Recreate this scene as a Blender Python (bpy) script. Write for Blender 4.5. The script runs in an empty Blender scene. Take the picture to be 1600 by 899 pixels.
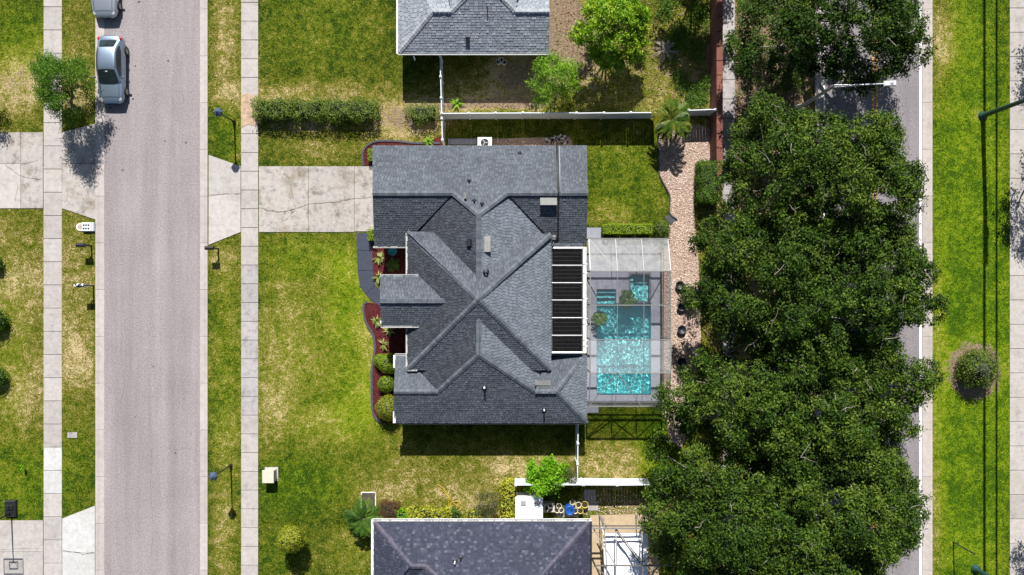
import bpy, math, random
import numpy as np
from mathutils import Vector, Matrix

# ------------------------------------------------------------------ camera, sky, sun, exposure
S, H = 22.0, 55.0                 # ground pixels per metre of the 1600 px photograph, camera height
CX, CY = 800.0, 449.5
sc = bpy.context.scene
COL = sc.collection
cam = bpy.data.cameras.new('camera'); cam.sensor_width = 36.0
cam.lens = 36.0 * H / (1600.0 / S); cam.clip_end = 3000
camo = bpy.data.objects.new('camera', cam); COL.objects.link(camo)
camo.location = (0, 0, H); sc.camera = camo
SUN_EL = math.atan(1 / 1.07)
wd = bpy.data.worlds.new('World'); sc.world = wd; wd.use_nodes = True
nt = wd.node_tree; bg = nt.nodes['Background']
sky = nt.nodes.new('ShaderNodeTexSky'); sky.sky_type = 'NISHITA'; sky.sun_disc = False
sky.sun_elevation = SUN_EL; sky.sun_rotation = math.radians(-1.5)
nt.links.new(sky.outputs[0], bg.inputs[0]); bg.inputs[1].default_value = 0.05
sl = bpy.data.lights.new('sun', 'SUN'); sl.energy = 5.0; sl.angle = math.radians(0.5); sl.color = (1, 0.955, 0.89)
so = bpy.data.objects.new('sun', sl); COL.objects.link(so)
dv = Vector((0.027 * math.cos(SUN_EL), -math.cos(SUN_EL), -math.sin(SUN_EL)))
so.rotation_euler = dv.to_track_quat('-Z', 'Y').to_euler(); so.location = (0, 30, 40)
sc.view_settings.view_transform = 'Standard'; sc.view_settings.look = 'None'
sc.view_settings.exposure = 0.85; sc.view_settings.gamma = 1.0; sc.view_settings.use_curve_mapping = False
sc.cycles.max_bounces = 8; sc.cycles.transparent_max_bounces = 24

# ------------------------------------------------------------------ helpers
R = random.Random(11); NR = np.random.default_rng(11)
ORG = {}

def W(px, py, z=0.0):
    k = (1 - z / H) / S
    return Vector(((px - CX) * k, (CY - py) * k, z))

def tag(o, label=None, cat=None, group=None, kind=None):
    if label: o['label'] = label
    if cat: o['category'] = cat
    if group: o['group'] = group
    if kind: o['kind'] = kind
    return o

def empty(name, loc, label, cat, group=None):
    o = bpy.data.objects.new(name, None); COL.objects.link(o); o.location = loc
    o.empty_display_size = 0.2; ORG[o.name] = Vector(loc)
    return tag(o, label, cat, group)

def link(name, me, mat, parent=None, smooth=False):
    o = bpy.data.objects.new(name, me); COL.objects.link(o)
    if mat: me.materials.append(mat)
    if parent:
        o.parent = parent; ORG[o.name] = ORG.get(parent.name, Vector((0, 0, 0)))
    if smooth:
        me.polygons.foreach_set('use_smooth', [True] * len(me.polygons))
    return o

class MB:
    def __init__(s): s.v = []; s.f = []
    def add(s, vs, fs):
        n = len(s.v); s.v += [tuple(v) for v in vs]; s.f += [tuple(i + n for i in f) for f in fs]; return s
    def box(s, c, d, rz=0.0, ch=0.0, M=None):
        hx, hy, hz = d[0] / 2, d[1] / 2, d[2] / 2
        vs = [(-hx, -hy, -hz), (hx, -hy, -hz), (hx, hy, -hz), (-hx, hy, -hz)]
        if ch:
            vs += [(-hx, -hy, hz - ch), (hx, -hy, hz - ch), (hx, hy, hz - ch), (-hx, hy, hz - ch)]
            vs += [(-hx + ch, -hy + ch, hz), (hx - ch, -hy + ch, hz), (hx - ch, hy - ch, hz), (-hx + ch, hy - ch, hz)]
            fs = [(3, 2, 1, 0)] + [(i, (i + 1) % 4, 4 + (i + 1) % 4, 4 + i) for i in range(4)] + \
                 [(4 + i, 4 + (i + 1) % 4, 8 + (i + 1) % 4, 8 + i) for i in range(4)] + [(8, 9, 10, 11)]
        else:
            vs += [(-hx, -hy, hz), (hx, -hy, hz), (hx, hy, hz), (-hx, hy, hz)]
            fs = [(3, 2, 1, 0), (4, 5, 6, 7)] + [(i, (i + 1) % 4, 4 + (i + 1) % 4, 4 + i) for i in range(4)]
        m = M if M else Matrix.Translation(Vector(c)) @ Matrix.Rotation(rz, 4, 'Z')
        return s.add([m @ Vector(v) for v in vs], fs)
    def bar(s, a, b, w, h, up=(0, 0, 1)):
        a, b = Vector(a), Vector(b); d = b - a; L = d.length; d.normalize()
        u = Vector(up); x = d.cross(u)
        if x.length < 1e-4: x = d.cross(Vector((0, 1, 0)))
        x.normalize(); u = x.cross(d)
        m = Matrix(((x.x, d.x, u.x, 0), (x.y, d.y, u.y, 0), (x.z, d.z, u.z, 0), (0, 0, 0, 1)))
        return s.box(None, (w, L, h), M=Matrix.Translation((a + b) / 2) @ m)
    def tube(s, pts, rad, n=8, cap=True):
        pts = [Vector(p) for p in pts]
        if not hasattr(rad, '__len__'): rad = [rad] * len(pts)
        vs = []; fs = []; prev = None
        for i, p in enumerate(pts):
            d = (pts[min(i + 1, len(pts) - 1)] - pts[max(i - 1, 0)]).normalized()
            x = prev - d * prev.dot(d) if prev else d.orthogonal()
            if x.length < 1e-5: x = d.orthogonal()
            x.normalize(); prev = x; y = d.cross(x)
            for k in range(n):
                a = 2 * math.pi * k / n
                vs.append(p + (x * math.cos(a) + y * math.sin(a)) * rad[i])
        for i in range(len(pts) - 1):
            for k in range(n):
                fs.append((i * n + k, i * n + (k + 1) % n, (i + 1) * n + (k + 1) % n, (i + 1) * n + k))
        if cap:
            fs.append(tuple(range(n - 1, -1, -1))); fs.append(tuple(range((len(pts) - 1) * n, len(pts) * n)))
        return s.add(vs, fs)
    def lathe(s, c, prof, n=20):
        c = Vector(c); vs = []; fs = []
        for r, z in prof:
            for k in range(n):
                a = 2 * math.pi * k / n; vs.append((c.x + r * math.cos(a), c.y + r * math.sin(a), c.z + z))
        for i in range(len(prof) - 1):
            for k in range(n):
                fs.append((i * n + k, i * n + (k + 1) % n, (i + 1) * n + (k + 1) % n, (i + 1) * n + k))
        return s.add(vs, fs)
    def prism(s, pts, z0, z1):
        n = len(pts); ar = sum(pts[i][0] * pts[(i + 1) % n][1] - pts[(i + 1) % n][0] * pts[i][1] for i in range(n))
        if ar < 0: pts = pts[::-1]
        vs = [(p[0], p[1], z0) for p in pts] + [(p[0], p[1], z1) for p in pts]
        return s.add(vs, [tuple(range(n, 2 * n)), tuple(range(n - 1, -1, -1))] + [(i, (i + 1) % n, n + (i + 1) % n, n + i) for i in range(n)])
    def build(s, name, mat, parent=None, smooth=False):
        o = ORG.get(parent.name, Vector((0, 0, 0))) if parent else Vector((0, 0, 0))
        me = bpy.data.meshes.new(name)
        me.from_pydata([(v[0] - o.x, v[1] - o.y, v[2] - o.z) for v in s.v], [], s.f); me.update()
        return link(name, me, mat, parent, smooth)

def npmesh(name, V, k, mat, parent=None, attrs=None, smooth=False):
    """V: (n*k,3) vertices, every k of them one face"""
    V = np.asarray(V, dtype=np.float32).reshape(-1, 3)
    o = ORG.get(parent.name, Vector((0, 0, 0))) if parent else Vector((0, 0, 0))
    V = V - np.array(o[:], dtype=np.float32)
    n = len(V); me = bpy.data.meshes.new(name)
    me.vertices.add(n); me.vertices.foreach_set('co', V.ravel())
    me.loops.add(n); me.loops.foreach_set('vertex_index', np.arange(n, dtype=np.int32))
    me.polygons.add(n // k); me.polygons.foreach_set('loop_start', np.arange(0, n, k, dtype=np.int32))
    for an, av in (attrs or {}).items():
        at = me.attributes.new(an, 'FLOAT', 'POINT'); at.data.foreach_set('value', np.asarray(av, dtype=np.float32))
    me.update(calc_edges=True)
    return link(name, me, mat, parent, smooth)

# ------------------------------------------------------------------ materials
def nodes(name):
    m = bpy.data.materials.new(name); m.use_nodes = True
    t = m.node_tree; b = t.nodes['Principled BSDF']
    return m, t, b

def N(t, typ, **kw):
    n = t.nodes.new(typ)
    for k, v in kw.items():
        if k.startswith('i_'): n.inputs[k[2:].replace('_', ' ')].default_value = v
        else: setattr(n, k, v)
    return n

def ramp(t, src, stops):
    r = t.nodes.new('ShaderNodeValToRGB'); e = r.color_ramp.elements
    while len(e) < len(stops): e.new(0.5)
    for i, (p, c) in enumerate(stops):
        e[i].position = p; e[i].color = (c[0], c[1], c[2], 1)
    t.links.new(src, r.inputs[0]); return r.outputs[0]

def noise(t, scale, detail=4, rough=0.6, vec=None, dist=0.0):
    n = N(t, 'ShaderNodeTexNoise'); n.inputs['Scale'].default_value = scale
    n.inputs['Detail'].default_value = detail; n.inputs['Roughness'].default_value = rough; n.inputs['Distortion'].default_value = dist
    if vec is None:
        g = N(t, 'ShaderNodeNewGeometry'); vec = g.outputs['Position']
    t.links.new(vec, n.inputs['Vector']); return n.outputs['Fac']

def mixc(t, fac, a, b, mode='MIX'):
    m = N(t, 'ShaderNodeMix', data_type='RGBA', blend_type=mode)
    for s_, v in ((m.inputs[0], fac), (m.inputs[6], a), (m.inputs[7], b)):
        if hasattr(v, 'is_linked'): t.links.new(v, s_)
        elif isinstance(v, (int, float)): s_.default_value = v
        else: s_.default_value = (v[0], v[1], v[2], 1)
    return m.outputs[2]

def math_(t, op, a, b=None, c=None, clamp=False):
    m = N(t, 'ShaderNodeMath', operation=op, use_clamp=clamp)
    for i, v in enumerate((a, b, c)):
        if v is None: continue
        if hasattr(v, 'is_linked'): t.links.new(v, m.inputs[i])
        else: m.inputs[i].default_value = v
    return m.outputs[0]

def bump(t, b, h, dist=0.02, st=0.6):
    n = N(t, 'ShaderNodeBump'); n.inputs['Strength'].default_value = st; n.inputs['Distance'].default_value = dist
    t.links.new(h, n.inputs['Height']); t.links.new(n.outputs[0], b.inputs['Normal'])

def plain(name, c, rough=0.5, metal=0.0, var=0.12, scale=3.0, spec=0.4, bmp=0.0):
    m, t, b = nodes(name)
    f = noise(t, scale, 5)
    lo = [x * (1 - var) for x in c]; hi = [min(1, x * (1 + var)) for x in c]
    t.links.new(ramp(t, f, [(0.3, lo), (0.7, hi)]), b.inputs['Base Color'])
    b.inputs['Roughness'].default_value = rough; b.inputs['Metallic'].default_value = metal
    b.inputs['Specular IOR Level'].default_value = spec
    if bmp: bump(t, b, noise(t, scale * 12, 3), bmp)
    return m

def concrete(name, c, stain=0.35, warm=(0.2, 0.17, 0.13)):
    m, t, b = nodes(name)
    f1 = noise(t, 0.55, 6, 0.7); f2 = noise(t, 3.2, 8, 0.75); f3 = noise(t, 40, 2)
    oi = N(t, 'ShaderNodeObjectInfo')
    c1 = ramp(t, f2, [(0.3, [x * 0.84 for x in c]), (0.62, [x * 1.08 for x in c])])
    st = ramp(t, f1, [(0.5, (0, 0, 0)), (0.72, (1, 1, 1))])
    c2 = mixc(t, math_(t, 'MULTIPLY', st, stain), c1, warm)
    # darker mildew speckle
    sp = ramp(t, noise(t, 1.4, 10, 0.8), [(0.5, (0, 0, 0)), (0.68, (1, 1, 1))])
    c3 = mixc(t, math_(t, 'MULTIPLY', sp, stain * 1.1), c2, [x * 0.35 for x in c])
    k = math_(t, 'MULTIPLY_ADD', oi.outputs['Random'], 0.16, 0.92)
    c4 = mixc(t, 1.0, c3, k, 'MULTIPLY')
    fine = math_(t, 'MULTIPLY_ADD', f3, 0.3, 0.85)
    t.links.new(mixc(t, 1.0, c4, fine, 'MULTIPLY'), b.inputs['Base Color'])
    b.inputs['Roughness'].default_value = 0.9; b.inputs['Specular IOR Level'].default_value = 0.2
    bump(t, b, f3, 0.006); return m

def asphalt(name, c):
    m, t, b = nodes(name)
    g = N(t, 'ShaderNodeNewGeometry'); mp = N(t, 'ShaderNodeMapping'); mp.inputs['Scale'].default_value = (1.0, 0.06, 1)
    t.links.new(g.outputs['Position'], mp.inputs[0])
    lanes = noise(t, 0.9, 4, 0.6, mp.outputs[0])
    big = noise(t, 0.25, 5); sp = noise(t, 9, 3, 0.75); fine = noise(t, 34, 2, 0.7)
    a = ramp(t, sp, [(0.28, [x * 0.72 for x in c]), (0.5, c), (0.74, [min(1, x * 1.26) for x in c])])
    a = mixc(t, 1.0, a, math_(t, 'MULTIPLY_ADD', lanes, 0.8, 0.6), 'MULTIPLY')
    a = mixc(t, 1.0, a, math_(t, 'MULTIPLY_ADD', big, 0.4, 0.8), 'MULTIPLY')
    a = mixc(t, 1.0, a, ramp(t, fine, [(0.3, (0.62,) * 3), (0.7, (1.3,) * 3)]), 'MULTIPLY')
    t.links.new(a, b.inputs['Base Color']); b.inputs['Roughness'].default_value = 0.92
    b.inputs['Specular IOR Level'].default_value = 0.2
    bump(t, b, fine, 0.01); return m

def island(name, stops, rough=0.8, spec=0.2, big=0.0, bscale=0.5, streak=False):
    """colour varies from piece to piece"""
    m, t, b = nodes(name)
    g = N(t, 'ShaderNodeNewGeometry')
    c = ramp(t, g.outputs['Random Per Island'], stops)
    if big:
        c = mixc(t, 1.0, c, math_(t, 'MULTIPLY_ADD', noise(t, bscale, 5, 0.65), big * 2, 1 - big), 'MULTIPLY')
    c = mixc(t, 1.0, c, math_(t, 'MULTIPLY_ADD', noise(t, 14, 3, .8), 1.3, 0.35), 'MULTIPLY')
    t.links.new(c, b.inputs['Base Color']); b.inputs['Roughness'].default_value = rough
    b.inputs['Specular IOR Level'].default_value = spec
    return m

def leafmat(name, dark, mid, light, trans=0.35, rough=0.5):
    m, t, b = nodes(name)
    g = N(t, 'ShaderNodeNewGeometry'); at = N(t, 'ShaderNodeAttribute', attribute_name='tint')
    f = math_(t, 'MULTIPLY_ADD', g.outputs['Random Per Island'], 0.5, math_(t, 'MULTIPLY', at.outputs['Fac'], 0.5))
    c = ramp(t, f, [(0.1, dark), (0.5, mid), (0.92, light)])
    t.links.new(c, b.inputs['Base Color']); b.inputs['Roughness'].default_value = rough
    b.inputs['Specular IOR Level'].default_value = 0.2
    tr = N(t, 'ShaderNodeBsdfTranslucent'); t.links.new(mixc(t, 1.0, c, (1.1, 1.25, 0.5), 'MULTIPLY'), tr.inputs[0])
    mx = N(t, 'ShaderNodeMixShader'); mx.inputs[0].default_value = trans
    t.links.new(b.outputs[0], mx.inputs[1]); t.links.new(tr.outputs[0], mx.inputs[2])
    t.links.new(mx.outputs[0], t.nodes['Material Output'].inputs[0]); return m

def lawnmat(name):
    m, t, b = nodes(name)
    dry = N(t, 'ShaderNodeAttribute', attribute_name='dry').outputs['Fac']
    sand = N(t, 'ShaderNodeAttribute', attribute_name='sand').outputs['Fac']
    lush = N(t, 'ShaderNodeAttribute', attribute_name='lush').outputs['Fac']
    n1 = noise(t, 0.45, 6, 0.7, dist=0.6); n2 = noise(t, 2.2, 6, 0.75, dist=0.5); n3 = noise(t, 9.0, 4, 0.8)
    f = math_(t, 'ADD', math_(t, 'MULTIPLY', math_(t, 'SUBTRACT', n1, 0.5), 1.15), dry)
    f = math_(t, 'ADD', math_(t, 'MULTIPLY', math_(t, 'SUBTRACT', n2, 0.5), 1.75), f)
    f = math_(t, 'ADD', math_(t, 'MULTIPLY', math_(t, 'SUBTRACT', n3, 0.5), 2.3), f, clamp=True)
    c = ramp(t, f, [(0.0, (0.014, 0.034, 0.002)), (0.25, (0.054, 0.086, 0.004)), (0.47, (0.120, 0.128, 0.009)), (0.72, (0.195, 0.168, 0.038)), (1.0, (0.48, 0.38, 0.21))])
    c2 = ramp(t, f, [(0.0, (0.035, 0.085, 0.002)), (0.3, (0.125, 0.205, 0.004)), (0.65, (0.22, 0.26, 0.010)), (1.0, (0.42, 0.37, 0.12))])
    c = mixc(t, lush, c, c2)
    sd = ramp(t, noise(t, 5, 6, 0.8), [(0.3, (0.09, 0.06, 0.04)), (0.55, (0.25, 0.185, 0.125)), (0.75, (0.45, 0.36, 0.26))])
    sf = math_(t, 'ADD', math_(t, 'MULTIPLY', math_(t, 'SUBTRACT', n2, 0.5), 2.2), sand, clamp=True)
    sf = ramp(t, sf, [(0.35, (0, 0, 0)), (0.6, (1, 1, 1))])
    c = mixc(t, sf, c, sd)
    g = N(t, 'ShaderNodeNewGeometry')
    c = mixc(t, 1.0, c, math_(t, 'MULTIPLY_ADD', noise(t, 22, 3, 0.8), 2.0, 0.03), 'MULTIPLY')
    t.links.new(c, b.inputs['Base Color']); b.inputs['Roughness'].default_value = 0.85
    b.inputs['Specular IOR Level'].default_value = 0.1
    bump(t, b, math_(t, 'ADD', n3, noise(t, 26, 3, 0.8)), 0.06, 0.9)
    return m

M = {}
M['lawn'] = lawnmat('lawn')
M['asphalt'] = asphalt('asphalt', (0.245, 0.220, 0.226))
M['walk'] = concrete('walk_concrete', (0.36, 0.335, 0.32), 0.42, (0.26, 0.235, 0.2))
M['walk_old'] = concrete('stained_walk_concrete', (0.33, 0.31, 0.31), 0.75, (0.22, 0.2, 0.2))
M['drive'] = concrete('driveway_concrete', (0.36, 0.335, 0.315), 1.0, (0.19, 0.16, 0.115))
M['drive2'] = concrete('apron_concrete', (0.39, 0.365, 0.35), 0.4)
M['new_conc'] = concrete('new_concrete', (0.43, 0.43, 0.425), 0.3)
M['kerb'] = concrete('kerb_concrete', (0.38, 0.345, 0.33), 0.25)
M['soil'] = plain('joint_soil', (0.06, 0.05, 0.04), 0.95, var=0.4)
M['crack'] = plain('crack_dirt', (0.07, 0.06, 0.05), 0.95, var=0.4)
M['sandpath'] = plain('bare_sand', (0.36, 0.265, 0.185), 0.95, var=0.3, scale=4, bmp=0.01)
M['white_line'] = plain('white_road_paint', (0.62, 0.62, 0.60), 0.7, var=0.15, scale=8)
M['yellow_line'] = plain('yellow_road_paint', (0.50, 0.25, 0.04), 0.7, var=0.25, scale=8)
M['shingle'] = island('grey_shingle', [(0.0, (0.058, 0.067, 0.082)), (0.5, (0.077, 0.089, 0.108)), (1.0, (0.098, 0.113, 0.136))], 0.85, 0.25, 0.45, 0.5)
# west slopes get a darker copy of the grey shingle, east slopes a paler one
M['shingle_w'] = island('dark_grey_shingle', [(0.0, (0.027, 0.031, 0.038)), (0.5, (0.039, 0.045, 0.056)), (1.0, (0.054, 0.062, 0.076))], 0.85, 0.25, 0.4, 0.5)
M['shingle_e'] = island('light_grey_shingle', [(0.0, (0.10, 0.116, 0.14)), (0.5, (0.127, 0.147, 0.175)), (1.0, (0.155, 0.178, 0.208))], 0.85, 0.25, 0.4, 0.5)
M['shingle_n'] = island('pale_grey_shingle', [(0.0, (0.17, 0.19, 0.22)), (0.6, (0.22, 0.245, 0.28)), (1.0, (0.27, 0.295, 0.33))], 0.85, 0.25, 0.2, 0.6)
M['shingle_s'] = island('blue_grey_shingle', [(0.0, (0.026, 0.030, 0.050)), (0.75, (0.040, 0.045, 0.072)), (0.9, (0.056, 0.062, 0.092)), (1.0, (0.088, 0.096, 0.13))], 0.85, 0.25, 0.2, 0.6)
M['cap'] = island('ridge_shingle', [(0.0, (0.065, 0.075, 0.09)), (1.0, (0.11, 0.126, 0.146))], 0.85, 0.25, 0.2, 0.6)
M['cap_n'] = island('pale_ridge_shingle', [(0.0, (0.2, 0.22, 0.25)), (1.0, (0.3, 0.32, 0.345))], 0.85)
M['cap_s'] = island('blue_ridge_shingle', [(0.0, (0.06, 0.06, 0.085)), (1.0, (0.095, 0.09, 0.12))], 0.85)
M['deck'] = plain('roof_underlay', (0.03, 0.033, 0.04), 0.9)
M['stucco'] = plain('beige_stucco', (0.42, 0.37, 0.29), 0.9, var=0.08, bmp=0.004)
M['white'] = plain('white_paint', (0.74, 0.74, 0.72), 0.5, var=0.06, scale=1.5)
M['vinyl'] = plain('white_vinyl', (0.60, 0.64, 0.68), 0.35, var=0.06, scale=1.0)
M['white_dirty'] = plain('weathered_white_metal', (0.60, 0.58, 0.54), 0.5, var=0.35, scale=6)
M['black'] = plain('black_plastic', (0.012, 0.012, 0.014), 0.45, var=0.3)
M['solar'] = plain('black_solar_mat', (0.004, 0.004, 0.0045), 0.75, var=0.4, spec=0.1)
M['solar_strap'] = plain('grey_strap', (0.016, 0.016, 0.016), 0.6, var=0.7, scale=9)
M['vent'] = plain('painted_vent_metal', (0.22, 0.225, 0.215), 0.5, var=0.15)
M['darkmetal'] = plain('dark_metal', (0.025, 0.027, 0.03), 0.5, 0.3)
M['greypipe'] = plain('grey_pipe', (0.25, 0.25, 0.26), 0.5)
M['greenmetal'] = plain('green_painted_steel', (0.018, 0.055, 0.048), 0.4, var=0.1)
M['alu'] = plain('bronze_white_aluminium', (0.21, 0.21, 0.205), 0.45, 0.2, var=0.15)
M['alu_dark'] = plain('bronze_aluminium', (0.14, 0.13, 0.12), 0.5, 0.2, var=0.15)
M['steel'] = plain('galvanised_steel', (0.62, 0.64, 0.66), 0.4, 0.3, var=0.08)
M['slate'] = concrete('slate_blue_painted_concrete', (0.045, 0.052, 0.078), 0.15, (0.06, 0.06, 0.075))
M['edging'] = plain('dark_kerb_edging', (0.055, 0.055, 0.065), 0.85, var=0.35, scale=8)
M['pooldeck'] = concrete('pool_deck', (0.26, 0.27, 0.325), 0.15, (0.2, 0.2, 0.24))
M['teal'] = plain('teal_ceramic', (0.02, 0.22, 0.27), 0.3, var=0.1)
M['blue'] = plain('blue_plastic', (0.01, 0.07, 0.30), 0.4)
M['terra'] = plain('brown_planter', (0.12, 0.05, 0.035), 0.8)
M['cream'] = plain('cream_plastic', (0.55, 0.55, 0.42), 0.5)
M['yellowpot'] = plain('yellow_pot', (0.50, 0.38, 0.06), 0.5)
M['potsoil'] = plain('potting_soil', (0.03, 0.022, 0.015), 0.95, var=0.4, scale=20)
M['beigebox'] = plain('beige_cabinet', (0.47, 0.45, 0.37), 0.5, var=0.06)
M['brownwall'] = plain('brown_painted_block', (0.15, 0.055, 0.042), 0.85, var=0.25, scale=2, bmp=0.004)
M['brownpost'] = plain('tan_wall_cap', (0.17, 0.06, 0.045), 0.85, var=0.3, scale=4)
M['bark'] = plain('oak_bark', (0.14, 0.115, 0.09), 0.95, var=0.4, scale=6, bmp=0.03)
M['bark_pale'] = plain('pale_bark', (0.22, 0.20, 0.17), 0.95, var=0.3, scale=6, bmp=0.02)
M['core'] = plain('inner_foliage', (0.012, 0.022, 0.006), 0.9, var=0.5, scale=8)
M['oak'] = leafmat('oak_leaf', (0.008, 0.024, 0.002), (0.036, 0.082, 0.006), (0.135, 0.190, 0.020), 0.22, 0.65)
M['youngleaf'] = leafmat('feathery_leaf', (0.04, 0.11, 0.010), (0.09, 0.20, 0.016), (0.19, 0.29, 0.03), 0.4)
M['mango'] = leafmat('glossy_leaf', (0.07, 0.17, 0.008), (0.17, 0.33, 0.014), (0.46, 0.47, 0.03), 0.3)
M['lime'] = leafmat('lime_leaf', (0.10, 0.22, 0.014), (0.20, 0.36, 0.025), (0.32, 0.46, 0.06), 0.4)
M['citrus'] = leafmat('citrus_leaf', (0.08, 0.24, 0.006), (0.18, 0.40, 0.01), (0.34, 0.50, 0.04), 0.4)
M['midleaf'] = leafmat('green_leaf', (0.035, 0.085, 0.010), (0.08, 0.17, 0.018), (0.16, 0.25, 0.03), 0.35)
M['boxleaf'] = leafmat('clipped_leaf', (0.15, 0.19, 0.012), (0.27, 0.30, 0.02), (0.36, 0.38, 0.05), 0.3)
M['boxgreen'] = leafmat('clipped_green_leaf', (0.12, 0.20, 0.008), (0.21, 0.32, 0.014), (0.30, 0.40, 0.03), 0.3)
M['hedge'] = leafmat('hedge_leaf', (0.05, 0.10, 0.012), (0.11, 0.17, 0.022), (0.22, 0.27, 0.05), 0.3)
M['yellowleaf'] = leafmat('golden_leaf', (0.10, 0.17, 0.01), (0.36, 0.36, 0.03), (0.5, 0.46, 0.07), 0.3)
M['redleaf'] = leafmat('maroon_leaf', (0.06, 0.03, 0.016), (0.12, 0.05, 0.03), (0.17, 0.09, 0.05), 0.25)
M['palm'] = leafmat('palm_leaf', (0.035, 0.085, 0.008), (0.075, 0.13, 0.010), (0.27, 0.23, 0.02), 0.3)
M['cycad'] = leafmat('palm_green_leaf', (0.03, 0.075, 0.010), (0.06, 0.13, 0.016), (0.13, 0.21, 0.03), 0.3)
M['flax'] = leafmat('variegated_leaf', (0.12, 0.17, 0.03), (0.27, 0.31, 0.08), (0.5, 0.5, 0.22), 0.3)
M['olive'] = leafmat('olive_leaf', (0.03, 0.05, 0.015), (0.07, 0.09, 0.03), (0.13, 0.13, 0.05), 0.3)
M['silverleaf'] = leafmat('silver_leaf', (0.15, 0.17, 0.10), (0.24, 0.25, 0.17), (0.36, 0.36, 0.28), 0.3)
M['deadleaf'] = leafmat('dead_frond', (0.16, 0.12, 0.10), (0.28, 0.23, 0.20), (0.42, 0.38, 0.36), 0.2)
M['mulch'] = plain('red_mulch_bed', (0.075, 0.011, 0.013), 0.95, var=0.5, scale=10, bmp=0.03)
M['chip'] = island('red_mulch_chip', [(0, (0.03, 0.006, 0.007)), (0.6, (0.095, 0.014, 0.016)), (1, (0.17, 0.03, 0.032))], 0.9)
M['gravelbed'] = plain('gravel_bed', (0.34, 0.25, 0.20), 0.95, var=0.4, scale=9, bmp=0.03)
M['stone'] = island('pink_river_stone', [(0, (0.24, 0.16, 0.13)), (0.35, (0.46, 0.33, 0.27)), (0.7, (0.56, 0.45, 0.38)), (1, (0.68, 0.61, 0.55))], 0.8)
M['bwstone'] = island('black_and_white_stone', [(0, (0.01, 0.01, 0.012)), (0.49, (0.03, 0.03, 0.035)), (0.51, (0.6, 0.6, 0.6)), (1, (0.7, 0.7, 0.7))], 0.6)
M['litter'] = island('fallen_leaf', [(0, (0.05, 0.028, 0.016)), (0.5, (0.16, 0.10, 0.06)), (1, (0.36, 0.27, 0.18))], 0.9)
M['rim'] = plain('alloy_rim', (0.30, 0.31, 0.33), 0.35, 0.8)
M['tyre'] = plain('tyre_rubber', (0.018, 0.018, 0.018), 0.85)
M['red_lamp'] = plain('red_lens', (0.35, 0.008, 0.015), 0.15)
M['clear_lamp'] = plain('headlight_lens', (0.45, 0.47, 0.5), 0.1, 0.3)
M['tanpave'] = concrete('tan_patio', (0.42, 0.33, 0.22), 0.2, (0.3, 0.24, 0.17))
M['canvas'] = plain('white_canvas', (0.74, 0.76, 0.80), 0.8, var=0.05)
M['hose'] = plain('yellow_hose', (0.45, 0.33, 0.03), 0.5)
M['wire'] = plain('black_cable', (0.015, 0.015, 0.015), 0.7)
M['glassdark'], _t, _b = nodes('dark_glass'); _b.inputs['Base Color'].default_value = (0.012, 0.018, 0.02, 1); _b.inputs['Roughness'].default_value = 0.04
_t.links.new(ramp(_t, noise(_t, 2, 3), [(0.3, (0.008, 0.012, 0.013)), (0.7, (0.02, 0.03, 0.034))]), _b.inputs['Base Color'])
def carpaint(name, c):
    m, t, b = nodes(name); g = noise(t, 300, 2)
    t.links.new(ramp(t, g, [(0.3, [x * 0.85 for x in c]), (0.7, [x * 1.1 for x in c])]), b.inputs['Base Color'])
    b.inputs['Metallic'].default_value = 0.75; b.inputs['Roughness'].default_value = 0.42
    b.inputs['Coat Weight'].default_value = 0.6; b.inputs['Coat Roughness'].default_value = 0.05
    return m
M['silver'] = carpaint('silver_blue_car_paint', (0.24, 0.31, 0.40)); M['pearl'] = carpaint('pearl_car_paint', (0.40, 0.43, 0.48))

def screenmat(name, dens, c, dirt=0.0):
    m, t, b = nodes(name)
    t.links.new(ramp(t, noise(t, 2.5, 6, 0.8), [(0.3, [x * 0.8 for x in c]), (0.7, c)]), b.inputs['Base Color'])
    b.inputs['Roughness'].default_value = 0.7; b.inputs['Specular IOR Level'].default_value = 0.2
    tr = N(t, 'ShaderNodeBsdfTransparent'); mx = N(t, 'ShaderNodeMixShader')
    f = math_(t, 'MULTIPLY_ADD', math_(t, 'SUBTRACT', noise(t, 1.6, 8, 0.8), 0.5), dirt, dens, clamp=True)
    t.links.new(f, mx.inputs[0]); t.links.new(tr.outputs[0], mx.inputs[1]); t.links.new(b.outputs[0], mx.inputs[2])
    t.links.new(mx.outputs[0], t.nodes['Material Output'].inputs[0]); return m
M['screen'] = screenmat('insect_screen', 0.17, (0.12, 0.13, 0.15))
M['screen_wall'] = screenmat('insect_screen_wall', 0.42, (0.06, 0.06, 0.065))
M['screen_pale'] = screenmat('pale_insect_screen', 0.24, (0.5, 0.52, 0.55), 0.15)  # one roof bay in paler, slightly denser mesh
M['screen_dirt_glare'] = screenmat('dirty_sun_glare_screen', 0.46, (0.34, 0.35, 0.345), 1.3)  # dense dirty mesh, with the north panel's sun glare put into its pale colour

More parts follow.
